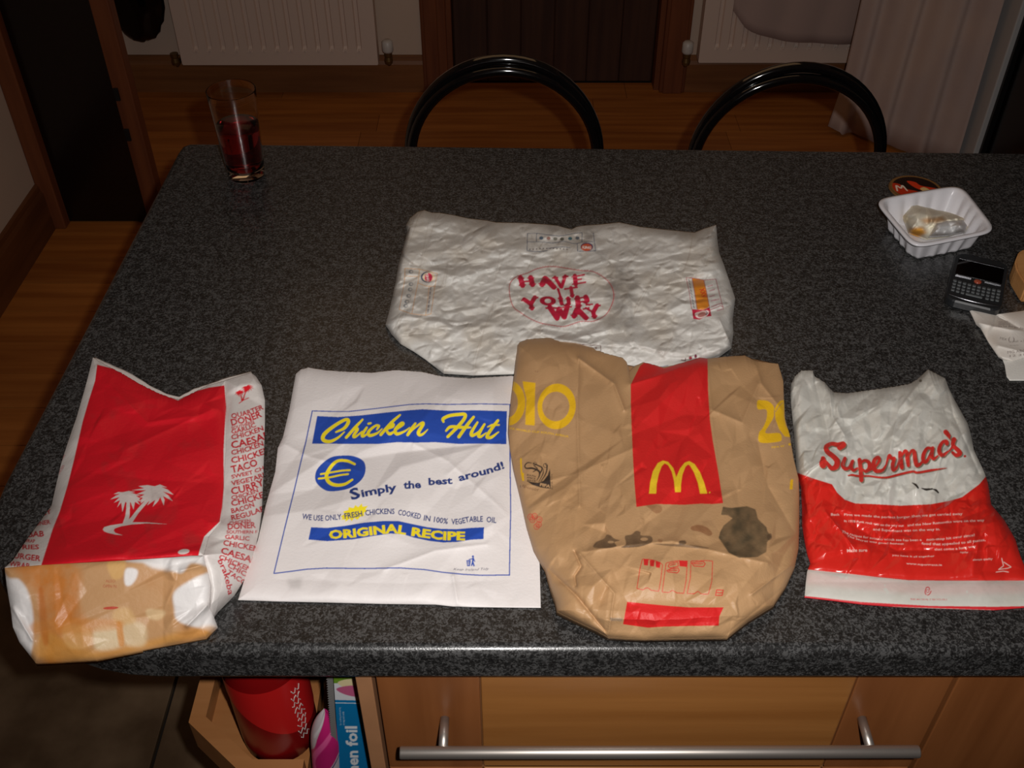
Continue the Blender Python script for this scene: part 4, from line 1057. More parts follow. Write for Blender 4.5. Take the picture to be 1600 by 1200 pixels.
# left label panel (turned)
kl = crop(610, 400, 90/982.0); OR = (206, 150, 92)
for P_ in ([(250, 210), (500, 225), (800, 300)], [(250, 210), (240, 430), (200, 650), (150, 910)], [(150, 910), (350, 985), (600, 1010), (700, 985)], [(500, 225), (470, 450), (420, 700), (365, 985)], [(800, 300), (760, 500), (720, 800), (690, 985)], [(470, 460), (600, 510), (770, 520)], [(660, 515), (640, 720), (600, 1005)], [(260, 340), (480, 350)]): c3.line(kl(P_), 0.8, OR)
c3.ellipse(*kl([(640, 360)])[0], 11, 8.5, (60, 80, 110)); c3.ellipse(*kl([(655, 360)])[0], 10, 7.6, (222, 200, 170)); c3.ellipse(*kl([(650, 365)])[0], 6, 7, (200, 50, 80)); c3.text('KING', kl([(600, 300), (625, 440)]), 4, (232, 222, 214), bold=0.03)
for x_, y_ in ((350, 270), (350, 480), (335, 570), (310, 680), (280, 780), (260, 850)): c3.ellipse(*kl([(x_, y_)])[0], 3.6, 3.0, (136, 138, 138)); c3.ellipse(*kl([(x_+8, y_)])[0], 1.8, 1.5, (196, 190, 184))
for y_ in range(540, 980, 75): c3.line(kl([(690-(y_-540)*0.12, y_), (690-(y_-540)*0.12-6, y_+34)]), 2.2, (140, 134, 134))
# right label panel
kr = crop(1060, 420, 90/1200.0)
c3.poly(kr([(285, 195), (420, 205), (530, 240), (590, 500), (640, 780), (610, 810), (510, 855), (390, 845), (340, 500)]), (214, 132, 40))
c3.poly(kr([(280, 840), (510, 858), (650, 800), (690, 985), (560, 1000), (440, 1060), (310, 1045)]), BR)
for P_ in ([(160, 185), (230, 500), (275, 840)], [(285, 195), (340, 500), (390, 845)], [(530, 240), (590, 500), (650, 820)], [(160, 185), (280, 190), (530, 235), (780, 215)], [(780, 215), (850, 500), (940, 850)], [(660, 860), (880, 770), (940, 800)]): c3.line(kr(P_), 0.9, (160, 70, 80))
c3.poly(smooth_closed(kr([(345, 930), (450, 890), (590, 865), (640, 905), (590, 980), (470, 1030), (380, 1010)])), (226, 204, 198)); c3.ellipse(*kr([(490, 955)])[0], 7, 3.6, (170, 110, 104), rot=-0.3); c3.line(kr([(570, 880), (605, 920), (570, 970)]), 1.2, (60, 60, 90))
c3.text('XXV', kr([(440, 420), (500, 610)]), 8, (200, 60, 36), bold=0.03)
for i in range(9): c3.line(kr([(215+i*12, 230+i*68), (235+i*12, 265+i*68)]), 1.6, (140, 136, 140))
for x_, y_ in ((660, 350), (700, 440), (700, 560), (730, 650), (800, 640), (740, 770), (840, 730), (860, 850)): c3.line(kr([(x_-50, y_+20), (x_+50, y_-10)]), 1.6, (186, 140, 146))
# bottom marks near the kraft bag
kq = crop(590, 320, 570/1600.0)
c3.line(kq([(880, 612), (978, 618), (978, 645)]), 0.9, (100, 70, 70)); 
for x_ in (895, 912, 938, 958): c3.ellipse(*kq([(x_, 628)])[0], 1.5, 1.5, (120, 90, 86))
c3.line(kq([(1330, 680), (1350, 685), (1350, 672)]), 1.2, (90, 40, 50)); c3.ellipse(*kq([(1372, 672)])[0], 2.6, 2.6, (150, 40, 60)); c3.ellipse(*kq([(1395, 664)])[0], 2, 3, (110, 40, 60)); c3.line(kq([(1235, 712), (1275, 705)]), 1.0, (90, 90, 120))
wrap = empty('burger_wrapper', (0.04, 1.0, TZ), 'crumpled off-white burger wrapper with red slab lettering inside a ring', 'paper wrapper')
r3 = Relief(590, 315, 1165, 605)
r3.add_crumple(46, 0.011, 51, 1.4, 2.0); r3.add_crumple(22, 0.0085, 52, 1.45, 2.4); r3.add_crumple(10, 0.0048, 53, 1.35, 2.2); r3.add_crumple(5, 0.0034, 54, 1.3, 1.8)
r3.crease([(1124, 500), (1144, 541)], 0.006, 5); r3.crease([(634, 350), (625, 363), (602, 507)], 0.002, 8)
r3.h *= 1-0.7*np.clip((r3.Y-(545+np.clip((r3.X-1000)*0.1, 0, 99)))/25, 0, 1)*np.clip((r3.X-780)/30, 0, 1)*np.clip((1120-r3.X)/30, 0, 1)
r3.blur(1)
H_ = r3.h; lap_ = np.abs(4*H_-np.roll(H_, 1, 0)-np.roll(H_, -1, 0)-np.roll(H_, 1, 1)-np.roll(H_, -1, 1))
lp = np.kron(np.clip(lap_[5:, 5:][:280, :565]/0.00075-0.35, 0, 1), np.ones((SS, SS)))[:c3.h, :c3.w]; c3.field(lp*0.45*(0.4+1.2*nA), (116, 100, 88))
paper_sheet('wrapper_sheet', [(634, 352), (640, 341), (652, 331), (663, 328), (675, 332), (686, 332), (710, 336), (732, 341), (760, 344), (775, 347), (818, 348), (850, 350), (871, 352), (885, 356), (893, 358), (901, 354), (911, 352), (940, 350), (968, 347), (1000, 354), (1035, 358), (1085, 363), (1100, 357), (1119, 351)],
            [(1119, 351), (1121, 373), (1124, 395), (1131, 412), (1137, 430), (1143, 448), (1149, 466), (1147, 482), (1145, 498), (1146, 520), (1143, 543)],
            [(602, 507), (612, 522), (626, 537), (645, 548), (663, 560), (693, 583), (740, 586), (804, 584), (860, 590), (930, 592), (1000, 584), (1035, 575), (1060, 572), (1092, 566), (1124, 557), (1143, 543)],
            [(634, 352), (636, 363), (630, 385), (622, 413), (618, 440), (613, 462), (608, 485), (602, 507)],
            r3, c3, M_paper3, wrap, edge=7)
# ================= brown kraft bag =================
KR = (180, 142, 102)
c4 = Canvas(785, 520, 1260, 1005, KR)
n4 = vnoise(c4.h, c4.w, 50*SS, 61, 4); c4.field(np.clip((n4-0.4)*0.8, 0, 0.3), (166, 126, 84))
YK = (226, 178, 30); RK = (204, 34, 34); BK_ = (58, 48, 42)
k = crop(780, 520, 0.3); kz = crop(780, 760, 0.3)
c4.poly(k([(685, 270), (705, 230), (735, 170), (760, 153), (800, 165), (860, 185), (950, 158), (1040, 128), (1085, 130), (1088, 300), (1097, 450), (1112, 560), (1142, 730), (1166, 887), (1110, 892), (1050, 890), (960, 896), (900, 894), (820, 892), (715, 907), (705, 790), (696, 640), (690, 500), (686, 380)]), RK)
# arches
YM = (226, 188, 40)
def arch_poly(P, c, col): c.poly(smooth_closed(P, 5), col)
AO = [(780, 838), (786, 780), (800, 722), (826, 678), (852, 665), (880, 672), (908, 706), (922, 752), (942, 706), (966, 676), (990, 668), (1018, 684), (1046, 726), (1068, 782), (1084, 838)]
AI = [(1046, 838), (1034, 780), (1014, 726), (994, 692), (984, 686), (970, 698), (954, 740), (947, 790), (946, 830), (916, 830), (910, 770), (898, 722), (880, 690), (862, 680), (846, 696), (830, 740), (820, 790), (818, 838)]
c4.poly(k(AO+AI), YM)
c4.ellipse(*k([(1096, 832)])[0], 1.2, 1.2, YM)
# big yellow numerals
ks = crop(780, 580, 140/646.0)
def ringp(c, cx_, cy_, rx, ry, rx2, ry2, kk, col, a0=0, a1=2*PI, rot=0, ox=0):
    n = 40; A_ = np.linspace(a0, a1, n); cr_, sr_ = math.cos(rot), math.sin(rot)
    f = lambda rX, rY, oX: [(cx_+oX+rX*math.cos(t)*cr_-rY*math.sin(t)*sr_, cy_+rX*math.cos(t)*sr_+rY*math.sin(t)*cr_) for t in A_]
    c.poly(kk(f(rx, ry, 0)+f(rx2, ry2, ox)[::-1]), col)
ringp(c4, 60, 228, 128, 165, 74, 105, ks, YK, -1.35, 1.5)
c4.line(ks([(150, 90), (192, 180), (196, 270), (160, 350)]), 1.1, KR)
c4.poly(ks([(168, 72), (262, 84), (258, 170), (256, 392), (188, 386), (190, 300), (196, 200), (176, 120)]), YK)
ringp(c4, 414, 254, 138, 165, 98, 106, ks, YK, 0, 2*PI, 0.1, -6)
c4.line(ks([(268, 180), (258, 250), (275, 330)]), 1.1, KR)
c4.text('FIFA WORLD CUP SOUTH AFRICA', ks([(60, 415), (200, 438), (330, 450), (500, 478)]), 3.2, YK, bold=0.02)
c4.poly(ks([(150, 625), (162, 628), (166, 730), (178, 735), (180, 792), (166, 790), (154, 730)]), YK)
# cup emblem
c4.poly(ks([(196, 790), (240, 800), (280, 805), (320, 790), (350, 750), (366, 700), (372, 848), (300, 838), (240, 820)]), BK_)
for P_, w_ in (([(270, 790), (290, 750), (285, 720), (240, 700), (195, 700), (185, 680), (205, 660), (235, 662)], [3, 9, 14, 14, 10, 8, 8, 5]), ([(290, 745), (310, 700), (280, 680), (245, 665)], [8, 10, 10, 8]), ([(300, 795), (335, 740), (345, 690), (335, 670)], [4, 8, 10, 6]), ([(285, 800), (315, 740), (320, 705)], [3, 7, 4]), ([(250, 680), (275, 705), (245, 725)], [6, 8, 6])):
    c4.brush(ks(P_), [v*0.217 for v in w_], BK_)
c4.ellipse(*ks([(258, 668)])[0], 2.6, 2.4, BK_, w=0.7); c4.ellipse(*ks([(334, 680)])[0], 3.3, 3.3, BK_, w=0.9)
for i, t_ in enumerate(('SOUTH', 'AFRICA', '2010')): c4.text(t_, ks([(198, 752+i*19), (262, 766+i*16)]), 2.7, BK_, bold=0.03)
c4.text('FIFA', ks([(292, 826), (368, 842)]), 4.6, KR, bold=0.05)
c4.text('FIFA TM', ks([(388, 850), (384, 745)]), 2.4, BK_)
c4.text('sponsor', ks([(165, 830), (215, 852), (285, 866)]), 5.2, (110, 78, 56), bold=0.0); c4.line(ks([(152, 822), (154, 838)]), 1, (110, 78, 56))
for x_, y_ in ((225, 1050), (255, 1045), (240, 1072), (290, 1070), (285, 1105), (270, 1120)): c4.ellipse(*ks([(x_, y_)])[0], 4.2, 4.4, (200, 52, 46), w=0.9); c4.ellipse(*ks([(x_+2, y_)])[0], 1.6, 1.6, (200, 52, 46), w=0.7)
# right-hand numerals
kw = crop(1160, 600, 100/522.0)
c4.poly(smooth_closed(kw([(122, 138), (160, 132), (210, 140), (250, 175), (262, 220), (250, 280), (215, 340), (190, 400), (300, 400), (320, 440), (300, 470), (145, 478), (135, 400), (165, 360), (195, 290), (200, 225), (180, 205), (125, 205)]), 4), YK)
c4.poly(kw([(262, 205), (285, 160), (310, 135), (344, 130), (340, 260), (355, 340), (385, 390), (392, 435), (345, 428), (300, 370), (270, 290)]), YK)
c4.line(kw([(262, 190), (258, 300), (290, 385), (345, 430)]), 1.1, KR); c4.line(kw([(268, 230), (300, 180), (330, 150)]), 1.0, KR)
c4.text('FIFA W', kw([(240, 525), (345, 512)]), 3, YK, bold=0.02); c4.ellipse(*kw([(385, 492)])[0], 2, 2, YK)
c4.poly(kw([(385, 860), (390, 790), (402, 774), (414, 780), (410, 860)]), YK)
c4.text('9', k([(186, 206), (192, 206)]), 2.5, (130, 92, 66)); c4.text('6', k([(196, 206), (203, 206)]), 2.5, (130, 92, 66))
# grease stains
GD = (60, 55, 42)
blob = kz([(1155, 148), (1165, 106), (1210, 112), (1290, 103), (1335, 120), (1348, 170), (1392, 212), (1396, 232), (1418, 262), (1395, 290), (1392, 340), (1345, 368), (1250, 372), (1195, 345), (1165, 300), (1143, 268), (1150, 240), (1168, 205), (1215, 166), (1190, 150)])
F = c4.softpoly(blob, 0.5); n5 = vnoise(c4.h, c4.w, 16*SS, 66, 3); c4.field(np.clip(F*(0.78+0.5*(n5-0.5)), 0, 0.95), GD)
for P_, a_ in (([(492, 318), (505, 290), (545, 272), (560, 252), (580, 256), (600, 272), (628, 282), (600, 290), (610, 312), (560, 322)], 0.85), ([(635, 318), (660, 300), (655, 260), (690, 250), (712, 232), (735, 238), (740, 255), (790, 260), (795, 290), (740, 312), (690, 318)], 0.8),
               ([(800, 298), (900, 300), (1000, 304), (1085, 318), (1075, 325), (960, 316), (860, 308)], 0.7), ([(938, 285), (968, 282), (972, 300), (940, 304)], 0.8), ([(1000, 210), (1040, 200), (1085, 215), (1110, 245), (1090, 258), (1050, 238), (1005, 228)], 0.6), ([(770, 98), (840, 98), (845, 130), (815, 140), (780, 112)], 0.45), ([(828, 275), (850, 278), (845, 292), (830, 288)], 0.4), ([(1395, 255), (1415, 245), (1420, 270), (1402, 280)], 0.8)):
    c4.field(np.clip(c4.softpoly(smooth_closed(kz(P_)), 0.5)*a_*(0.7+0.5*n5), 0, 0.92), (84, 66, 50) if a_ > 0.65 else (120, 66, 36))
c4.ellipse(*kz([(755, 275)])[0], 6, 2.6, KR); c4.ellipse(*kz([(582, 290)])[0], 5, 2, (168, 134, 98))
# recycling pictogram boxes and red block
kx = crop(980, 860, 160/1477.0)
for P_ in ([(220, 125), (185, 260), (140, 550), (230, 570), (260, 545), (300, 540), (345, 575), (455, 590), (485, 420), (510, 205)], [(560, 185), (545, 300), (505, 600), (600, 608), (650, 575), (715, 612), (815, 620), (850, 430), (868, 150)], [(920, 155), (910, 400), (865, 622), (965, 625), (1020, 590), (1070, 630), (1170, 632), (1220, 450), (1232, 155), (1120, 145), (920, 155)]):
    c4.line(kx(P_), 1.1, (196, 44, 38))
c4.line(kx([(220, 125), (330, 130), (430, 155), (510, 205)]), 1.1, (196, 44, 38)); c4.line(kx([(560, 185), (640, 160), (720, 150), (868, 152)]), 1.1, (196, 44, 38))
for x_, y_ in ((272, 175), (360, 188), (445, 208), (785, 190), (835, 195)): c4.poly(kx([(x_-36, y_-48), (x_+36, y_-42), (x_+26, y_+44), (x_-30, y_+38)]), (200, 40, 38))
for P_ in ([(590, 230), (610, 190), (730, 165), (735, 230), (620, 255), (590, 230)], [(570, 290), (640, 265), (735, 255), (750, 290), (725, 325), (590, 310), (570, 290)], [(930, 180), (1100, 160), (1125, 195), (1100, 235), (960, 225), (930, 180)], [(960, 195), (1090, 192)], [(620, 215), (700, 195)], [(600, 290), (720, 285)]): c4.line(kx(P_), 1.3, (200, 44, 40))
for P_ in ([(1290, 570), (1385, 572), (1370, 650), (1275, 650), (1290, 570)], [(1285, 610), (1378, 612)]): c4.line(kx(P_), 1.4, (200, 44, 40))
c4.poly(kx([(0, 740), (280, 770), (600, 800), (900, 822), (1390, 822), (1330, 950), (1320, 1085), (900, 1090), (520, 1100), (300, 1115), (-60, 1065)]), RK)
c4.line(kz([(578, 692), (642, 694)]), 5, (150, 128, 106), alpha=0.8)
kraft = empty('takeaway_bag', (0.14, 0.68, TZ), 'brown kraft takeaway bag with a red band and yellow arches, greasy in front', 'paper bag')
r4 = Relief(780, 515, 1265, 1010)
r4.add_crumple(60, 0.011, 71, 0.7, 1.6); r4.add_crumple(26, 0.0055, 72, 0.8, 2.0); r4.add_crumple(12, 0.0022, 73, 0.3, 1.7)
r4.add_crumple(14, 0.0030, 74, 0.9, 1.8, mask=np.exp(-((r4.X-1225)/22)**2-((r4.Y-860)/50)**2)+0.8*np.exp(-((r4.X-905)/35)**2-((r4.Y-800)/45)**2))
# folds
r4.crease([(904, 560), (902, 640), (906, 790)], 0.0022, 3); r4.crease([(905, 560), (960, 600), (975, 640)], 0.004, 5); r4.crease([(1105, 562), (1112, 650), (1130, 800)], 0.0010, 3)
r4.crease([(985, 600), (1020, 590), (1060, 575), (1100, 562)], 0.005, 9); r4.crease([(1176, 555), (1190, 600), (1230, 650)], 0.003, 5); r4.crease([(1184, 690), (1200, 760), (1240, 830)], -0.003, 9); r4.crease([(1112, 640), (1160, 660), (1185, 600)], 0.004, 10)
r4.crease([(912, 862), (975, 852), (1050, 845), (1200, 880)], 0.0035, 7); r4.crease([(905, 865), (960, 927), (950, 995)], 0.0022, 2.5); r4.crease([(852, 885), (900, 930), (945, 985)], -0.005, 4); r4.crease([(898, 862), (908, 885), (898, 900), (900, 915)], -0.004, 2.5)
r4.crease([(1175, 928), (1240, 880)], 0.003, 3); r4.crease([(1137, 990), (1240, 905)], -0.002, 5)
r4.bump(1040, 880, 150, 45, 0.004); r4.bump(860, 580, 45, 60, 0.005); r4.bump(1040, 940, 110, 16, -0.003); r4.crease([(820, 760), (900, 740), (990, 700)], 0.0025, 9)
r4.blur(1)
def lf4(px, py, u, v):
    c = np.sin(np.clip(u, 0, 1)*PI)**0.5
    return 0.004 + c*(0.004 + 0.020*np.exp(-((v-0.72)/0.25)**2))*np.clip((1-v)/0.12, 0, 1)**0.8
c4b = Canvas(790, 525, 1240, 720, (158, 120, 84))
r4b = Relief(790, 525, 1240, 720)
paper_sheet('back_panel', [(812, 536), (850, 530), (900, 536), (945, 552), (980, 570), (1020, 578), (1065, 574), (1100, 562), (1160, 557), (1212, 568)], [(1212, 568), (1222, 640), (1222, 700)], [(812, 700), (1222, 700)], [(812, 536), (806, 600), (812, 700)], r4b, c4b, M_kraft, kraft, base=0.0075, lifts=lambda px, py, u, v: 0.0002, step=3, edge=0)
paper_sheet('front_panel', [(808, 540), (812, 535), (825, 530), (855, 528), (875, 530), (894, 533), (912, 539), (930, 545), (945, 552), (960, 556), (973, 559), (979, 566), (984, 580), (992, 572), (1005, 566), (1018, 569), (1035, 574), (1050, 571), (1065, 567), (1092, 559), (1105, 560), (1134, 557), (1164, 555), (1179, 563), (1198, 566), (1216, 568)],
            [(1216, 568), (1224, 595), (1225, 625), (1227, 655), (1234, 679), (1237, 697), (1240, 715), (1248, 748), (1249, 775), (1249, 815), (1248, 856), (1242, 886), (1228, 917), (1209, 946), (1170, 970), (1137, 996)],
            [(950, 995), (978, 997), (1005, 998), (1074, 997), (1137, 996)],
            [(808, 540), (804, 580), (799, 620), (795, 655), (794, 676), (797, 700), (802, 730), (813, 775), (823, 820), (834, 856), (852, 889), (859, 916), (867, 940), (870, 955), (900, 970), (930, 984), (950, 995)],
            r4, c4, M_kraft, kraft, base=0.0050, edge=12, lifts=lf4, jag=0.8, step=STEP*1.05)

# ================= shiny red and white bag =================
c5 = Canvas(1225, 565, 1640, 960, (206, 204, 196))
n6 = vnoise(c5.h, c5.w, 30*SS, 81, 4); c5.field(np.clip((n6-0.45)*1.0, 0, 0.3), (180, 176, 164))
k = crop(1220, 560, 1/3.0); RS = (206, 38, 30); km = crop(1260, 660, 260/1600.0)
c5.poly(k([(60, 530), (150, 562), (240, 590), (265, 630), (300, 662), (350, 680), (420, 682), (560, 690), (700, 684), (790, 668), (850, 650), (930, 590), (968, 545), (1100, 545), (1300, 900), (1300, 1045), (1150, 1042), (950, 1042), (760, 1042), (600, 1040), (450, 1025), (300, 1008), (125, 990), (60, 800)]), RS)
c5.poly(k([(100, 1112), (380, 1142), (700, 1160), (1000, 1164), (1300, 1158), (1300, 1190), (100, 1150)]), (204, 44, 52))
pk = c5.softpoly(k([(120, 1000), (600, 1050), (1200, 1055), (1200, 1100), (700, 1110), (120, 1060)]), 4); c5.field(pk*0.30*(n6 > 0.3), (220, 150, 150))
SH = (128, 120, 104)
def script5(P, W, col, dx=0, dy=0): c5.brush([(x+dx, y+dy) for x, y in km(P)], [w_*0.180 for w_ in W], col, 6)
SUP = [([(320, 240), (350, 215), (300, 215), (240, 205), (190, 235), (200, 280), (250, 320), (295, 370), (285, 425), (240, 440), (205, 400), (160, 380), (160, 410), (160, 345)], [50, 60, 40, 34, 40, 42, 44, 50, 50, 38, 30, 60, 60, 40]),
       ([(370, 345), (350, 410), (375, 445), (415, 430), (440, 375)], [30, 36, 34, 28, 26]), ([(445, 370), (430, 430), (455, 460), (490, 440)], [26, 32, 28, 18]),
       ([(510, 360), (520, 440), (528, 555)], [36, 36, 38]), ([(520, 390), (560, 365), (600, 385), (605, 440), (570, 470), (540, 450)], [20, 26, 34, 36, 28, 16]),
       ([(610, 460), (660, 430), (700, 370), (690, 335), (655, 360), (645, 420), (670, 465), (730, 460), (765, 410)], [18, 18, 26, 30, 34, 38, 38, 28, 16]),
       ([(765, 415), (785, 340), (800, 320), (815, 345), (845, 345), (830, 400), (835, 455), (870, 430), (890, 360)], [14, 22, 34, 28, 26, 34, 34, 22, 12]),
       ([(900, 290), (905, 350), (918, 435)], [34, 38, 36]), ([(915, 330), (945, 275), (965, 290), (972, 350), (980, 415)], [16, 26, 34, 38, 30]), ([(985, 320), (1010, 275), (1035, 280), (1045, 350), (1060, 410), (1095, 400), (1125, 360)], [16, 26, 34, 38, 38, 28, 16]),
       ([(1200, 250), (1160, 250), (1125, 310), (1125, 370), (1155, 375), (1190, 310), (1215, 245)], [26, 28, 34, 34, 30, 22, 24]), ([(1215, 245), (1205, 320), (1225, 350), (1265, 320)], [30, 34, 28, 14]),
       ([(1350, 205), (1345, 180), (1310, 190), (1280, 240), (1280, 290), (1310, 315), (1360, 280)], [36, 30, 28, 34, 38, 34, 16]),
       ([(1340, 92), (1370, 130)], [44, 34]), ([(1370, 130), (1378, 165)], [30, 6]),
       ([(1360, 285), (1400, 240), (1418, 165), (1410, 220), (1460, 270), (1475, 300), (1440, 315), (1405, 290)], [12, 20, 44, 34, 40, 40, 34, 26])]
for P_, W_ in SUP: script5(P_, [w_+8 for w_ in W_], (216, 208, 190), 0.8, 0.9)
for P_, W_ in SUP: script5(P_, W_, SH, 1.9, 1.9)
ul = [(400, 510), (440, 505), (500, 515), (600, 515), (700, 528), (780, 528), (900, 498), (1020, 472), (1070, 482), (1200, 460), (1350, 438)]
script5(ul, [8, 18, 18, 14, 16, 18, 20, 20, 20, 22, 4], SH, 0.6, 1.0); script5(ul, [8, 18, 18, 14, 16, 18, 20, 20, 20, 22, 4], (200, 52, 44))
for P_, W_ in SUP: script5(P_, W_, (204, 52, 46))
c5.ellipse(*km([(1524, 325)])[0], 2.2, 2.0, (196, 70, 60))
for P_ in ([(1015, 580), (1050, 600), (1075, 630)], [(1105, 632), (1150, 645), (1210, 640)], [(1210, 640), (1245, 652), (1268, 675)]): script5(P_, [6, 20, 14], (44, 40, 36))
kv = crop(1280, 790, 0.2); TW = (232, 206, 196)
for t_, P_, h_ in (('Back', [(92, 78), (160, 78)], 19), ('First we made the perfect burger', [(195, 78), (330, 84), (480, 96), (600, 100), (710, 95)], 18), ('then we got carried away', [(722, 92), (900, 80), (1120, 72)], 20),
                   ('In 1978 Punk rock was on the way out', [(195, 128), (330, 135), (500, 160), (660, 165)], 18), ('and the New Romantics were on the way', [(690, 162), (850, 150), (1050, 132), (1290, 122)], 19), ('and Supermacs was on the way in.', [(420, 192), (600, 206), (760, 200), (945, 192)], 19),
                   ('The recipes for success which see has been a', [(175, 210), (290, 245), (480, 270), (680, 278), (800, 275)], 18), ('non-stop hit over since!', [(840, 275), (1000, 265), (1215, 238)], 20), ('The secret was good honest', [(215, 242), (340, 280), (500, 300), (660, 305)], 15), ('food that appealed to all tastes,', [(800, 305), (950, 310), (1100, 300), (1300, 275)], 20),
                   ('that come a long way', [(900, 350), (1060, 345), (1225, 325)], 18), ('Make sure', [(218, 365), (300, 360), (375, 360)], 26), ('you have it all together', [(570, 392), (750, 405), (900, 400)], 13), ('together', [(1100, 370), (1165, 372)], 15), ('always quality', [(1200, 430), (1355, 422)], 15), ('www.supermacs.ie', [(680, 458), (820, 468), (958, 470)], 15),
                   ('THIS MATERIAL IS RECYCLABLE', [(712, 738), (1000, 740)], 13)):
    c5.text(t_, kv(P_), h_*0.2, (200, 70, 74) if t_.startswith('THIS') else TW, bold=0.015, alpha=0.85)
for P_ in ([(1425, 410), (1440, 470), (1400, 500), (1470, 490), (1500, 480), (1440, 440)], [(1380, 520), (1440, 512), (1480, 520)]): c5.line(kv(P_), 1.1, TW)
for a_ in range(3):
    t0 = a_*2.09; c5.line([(kv([(848, 668)])[0][0]+math.cos(t0+q)*5*(1-0.2*q), kv([(848, 668)])[0][1]+math.sin(t0+q)*6.2) for q in np.linspace(0, 1.7, 8)], 1.5, (196, 66, 70))
c5.ellipse(*kv([(848, 668)])[0], 2, 2.4, (196, 66, 70), w=1.0)
c5.ellipse(*k([(655, 105)])[0], 2.2, 2.2, (120, 112, 100))
shiny = empty('takeaway_bag', (0.37, 0.70, TZ), 'thin shiny takeaway bag, silvery white above and red below, far right', 'paper bag')
r5 = Relief(1225, 565, 1645, 965)
r5.add_crumple(44, 0.012, 91, 0.9, 1.8); r5.add_crumple(20, 0.0075, 92, 0.5, 1.8); r5.add_crumple(10, 0.0040, 93, 0.5, 1.6, mask=np.clip((900-r5.Y)/40, 0.15, 1))
r5.h *= np.clip((925-r5.Y)/70.0, 0.22, 1)
r5.crease([(1295, 600), (1300, 650), (1320, 680)], 0.004, 6); r5.crease([(1272, 590), (1290, 660), (1300, 700)], -0.004, 6); r5.crease([(1450, 580), (1405, 640), (1395, 680)], 0.004, 8); r5.crease([(1477, 592), (1490, 650), (1530, 740)], -0.003, 5)
r5.add_crumple(6, 0.0016, 95, 0.3, 1.5, mask=np.clip((880-r5.Y)/30, 0.1, 1))
r5.crease([(1263, 890), (1330, 897), (1420, 905), (1600, 907)], -0.0025, 4); r5.crease([(1330, 820), (1400, 860), (1520, 860)], -0.0035, 10); r5.crease([(1290, 800), (1330, 850)], 0.003, 5)
r5.blur(1)
paper_sheet('front_panel', [(1236, 600), (1242, 588), (1252, 579), (1270, 579), (1273, 588), (1280, 592), (1288, 597), (1294, 604), (1303, 613), (1327, 614), (1347, 611), (1370, 608), (1395, 604), (1420, 600), (1434, 592), (1450, 577), (1462, 583), (1477, 591)],
            [(1477, 591), (1483, 607), (1492, 625), (1502, 643), (1512, 661), (1517, 677), (1522, 703), (1538, 737), (1544, 755), (1549, 788), (1570, 813), (1587, 843), (1594, 867), (1601, 885), (1612, 905), (1614, 948)],
            [(1257, 933), (1300, 938), (1347, 944), (1400, 948), (1453, 950), (1553, 953), (1614, 948)],
            [(1236, 600), (1235, 615), (1237, 643), (1241, 680), (1243, 710), (1245, 737), (1251, 760), (1253, 790), (1253, 820), (1257, 845), (1261, 865), (1266, 880), (1261, 893), (1259, 910), (1257, 933)],
            r5, c5, M_waxy, shiny, edge=9, jag=1.0)
# ---------------- generic flat printed panel ----------------
def print_grid(name, fn, nu, nv, canvas, cu_, cv_, mat_, parent):
    """fn(u, v) -> world point; canvas looked up at (cu_(u,v), cv_(u,v))"""
    U, V = np.meshgrid(np.linspace(0, 1, nu), np.linspace(0, 1, nv))
    W = fn(U, V); C = canvas.sample(cu_(U, V), cv_(U, V)).reshape(-1, 3)
    M = Matrix.Identity(4); q = parent
    while q is not None: M = q.matrix_basis @ M; q = q.parent
    Mi = np.array(M.inverted()); Wl = W.reshape(-1, 3) @ Mi[:3, :3].T + Mi[:3, 3]
    idx = np.arange(nu*nv).reshape(nv, nu); F = np.stack([idx[1:, :-1], idx[1:, 1:], idx[:-1, 1:], idx[:-1, :-1]], -1).reshape(-1, 4)
    me = bpy.data.meshes.new(name); me.from_pydata(Wl.tolist(), [], F.tolist())
    at = me.color_attributes.new('print', 'FLOAT_COLOR', 'POINT'); at.data.foreach_set('color', np.concatenate([C, np.ones((len(C), 1))], 1).astype(np.float32).ravel())
    me.materials.append(mat_); return link(bpy.data.objects.new(name, me), parent)
M_print = mat_attr('printed_card', 0.35, 0.5, 0.05, 300)

# ---------------- upright cooking-foil carton ----------------
fx0, fz0 = -0.2000, 0.468
cf = Canvas(0, 0, 46, 300, (12, 116, 172))
cf.poly([(0, 0), (46, 0), (46, 46), (0, 44)], (214, 216, 220)); cf.poly([(0, 0), (46, 0), (46, 16), (0, 14)], (108, 150, 40)); cf.poly(smooth_closed([(4, 12), (20, 6), (40, 14), (34, 24), (12, 22)]), (222, 206, 160)); cf.poly(smooth_closed([(2, 24), (20, 18), (44, 26), (38, 40), (14, 36)]), (190, 92, 130)); cf.poly(smooth_closed([(20, 8), (32, 2), (44, 8), (36, 14)]), (90, 140, 30))
cf.line([(0, 49.5), (46, 51)], 1.4, (210, 226, 236))
cf.text('kitchen foil', [(21, 238), (21, 94)], 12.5, (226, 232, 236), bold=0.03)
for x_ in (5, 8.5): cf.text('for cooking and storing' if x_ < 6 else 'strong and wide', [(x_, 92), (x_, 58 if x_ < 6 else 66)], 1.8, (190, 214, 230))
fb = empty('foil_carton', (fx0+0.02, 0.575, fz0), 'upright blue kitchen foil carton with white lettering beside the drawer unit', 'carton')
lean_ = 0.078
def fpt(dx, y, dz): return (fx0 + dx*math.cos(0.0) + dz*lean_, y, fz0 + dz)
bm = bmesh.new()
vv = [bm.verts.new(fpt(a, y, z)) for z in (0, 0.3) for y in (0.576, 0.640) for a in (0, 0.0325)]
for f_ in ((0, 1, 3, 2), (4, 6, 7, 5), (0, 4, 5, 1), (2, 3, 7, 6), (0, 2, 6, 4), (1, 5, 7, 3)): bm.faces.new([vv[i] for i in f_])
bmesh.ops.recalc_face_normals(bm, faces=bm.faces)
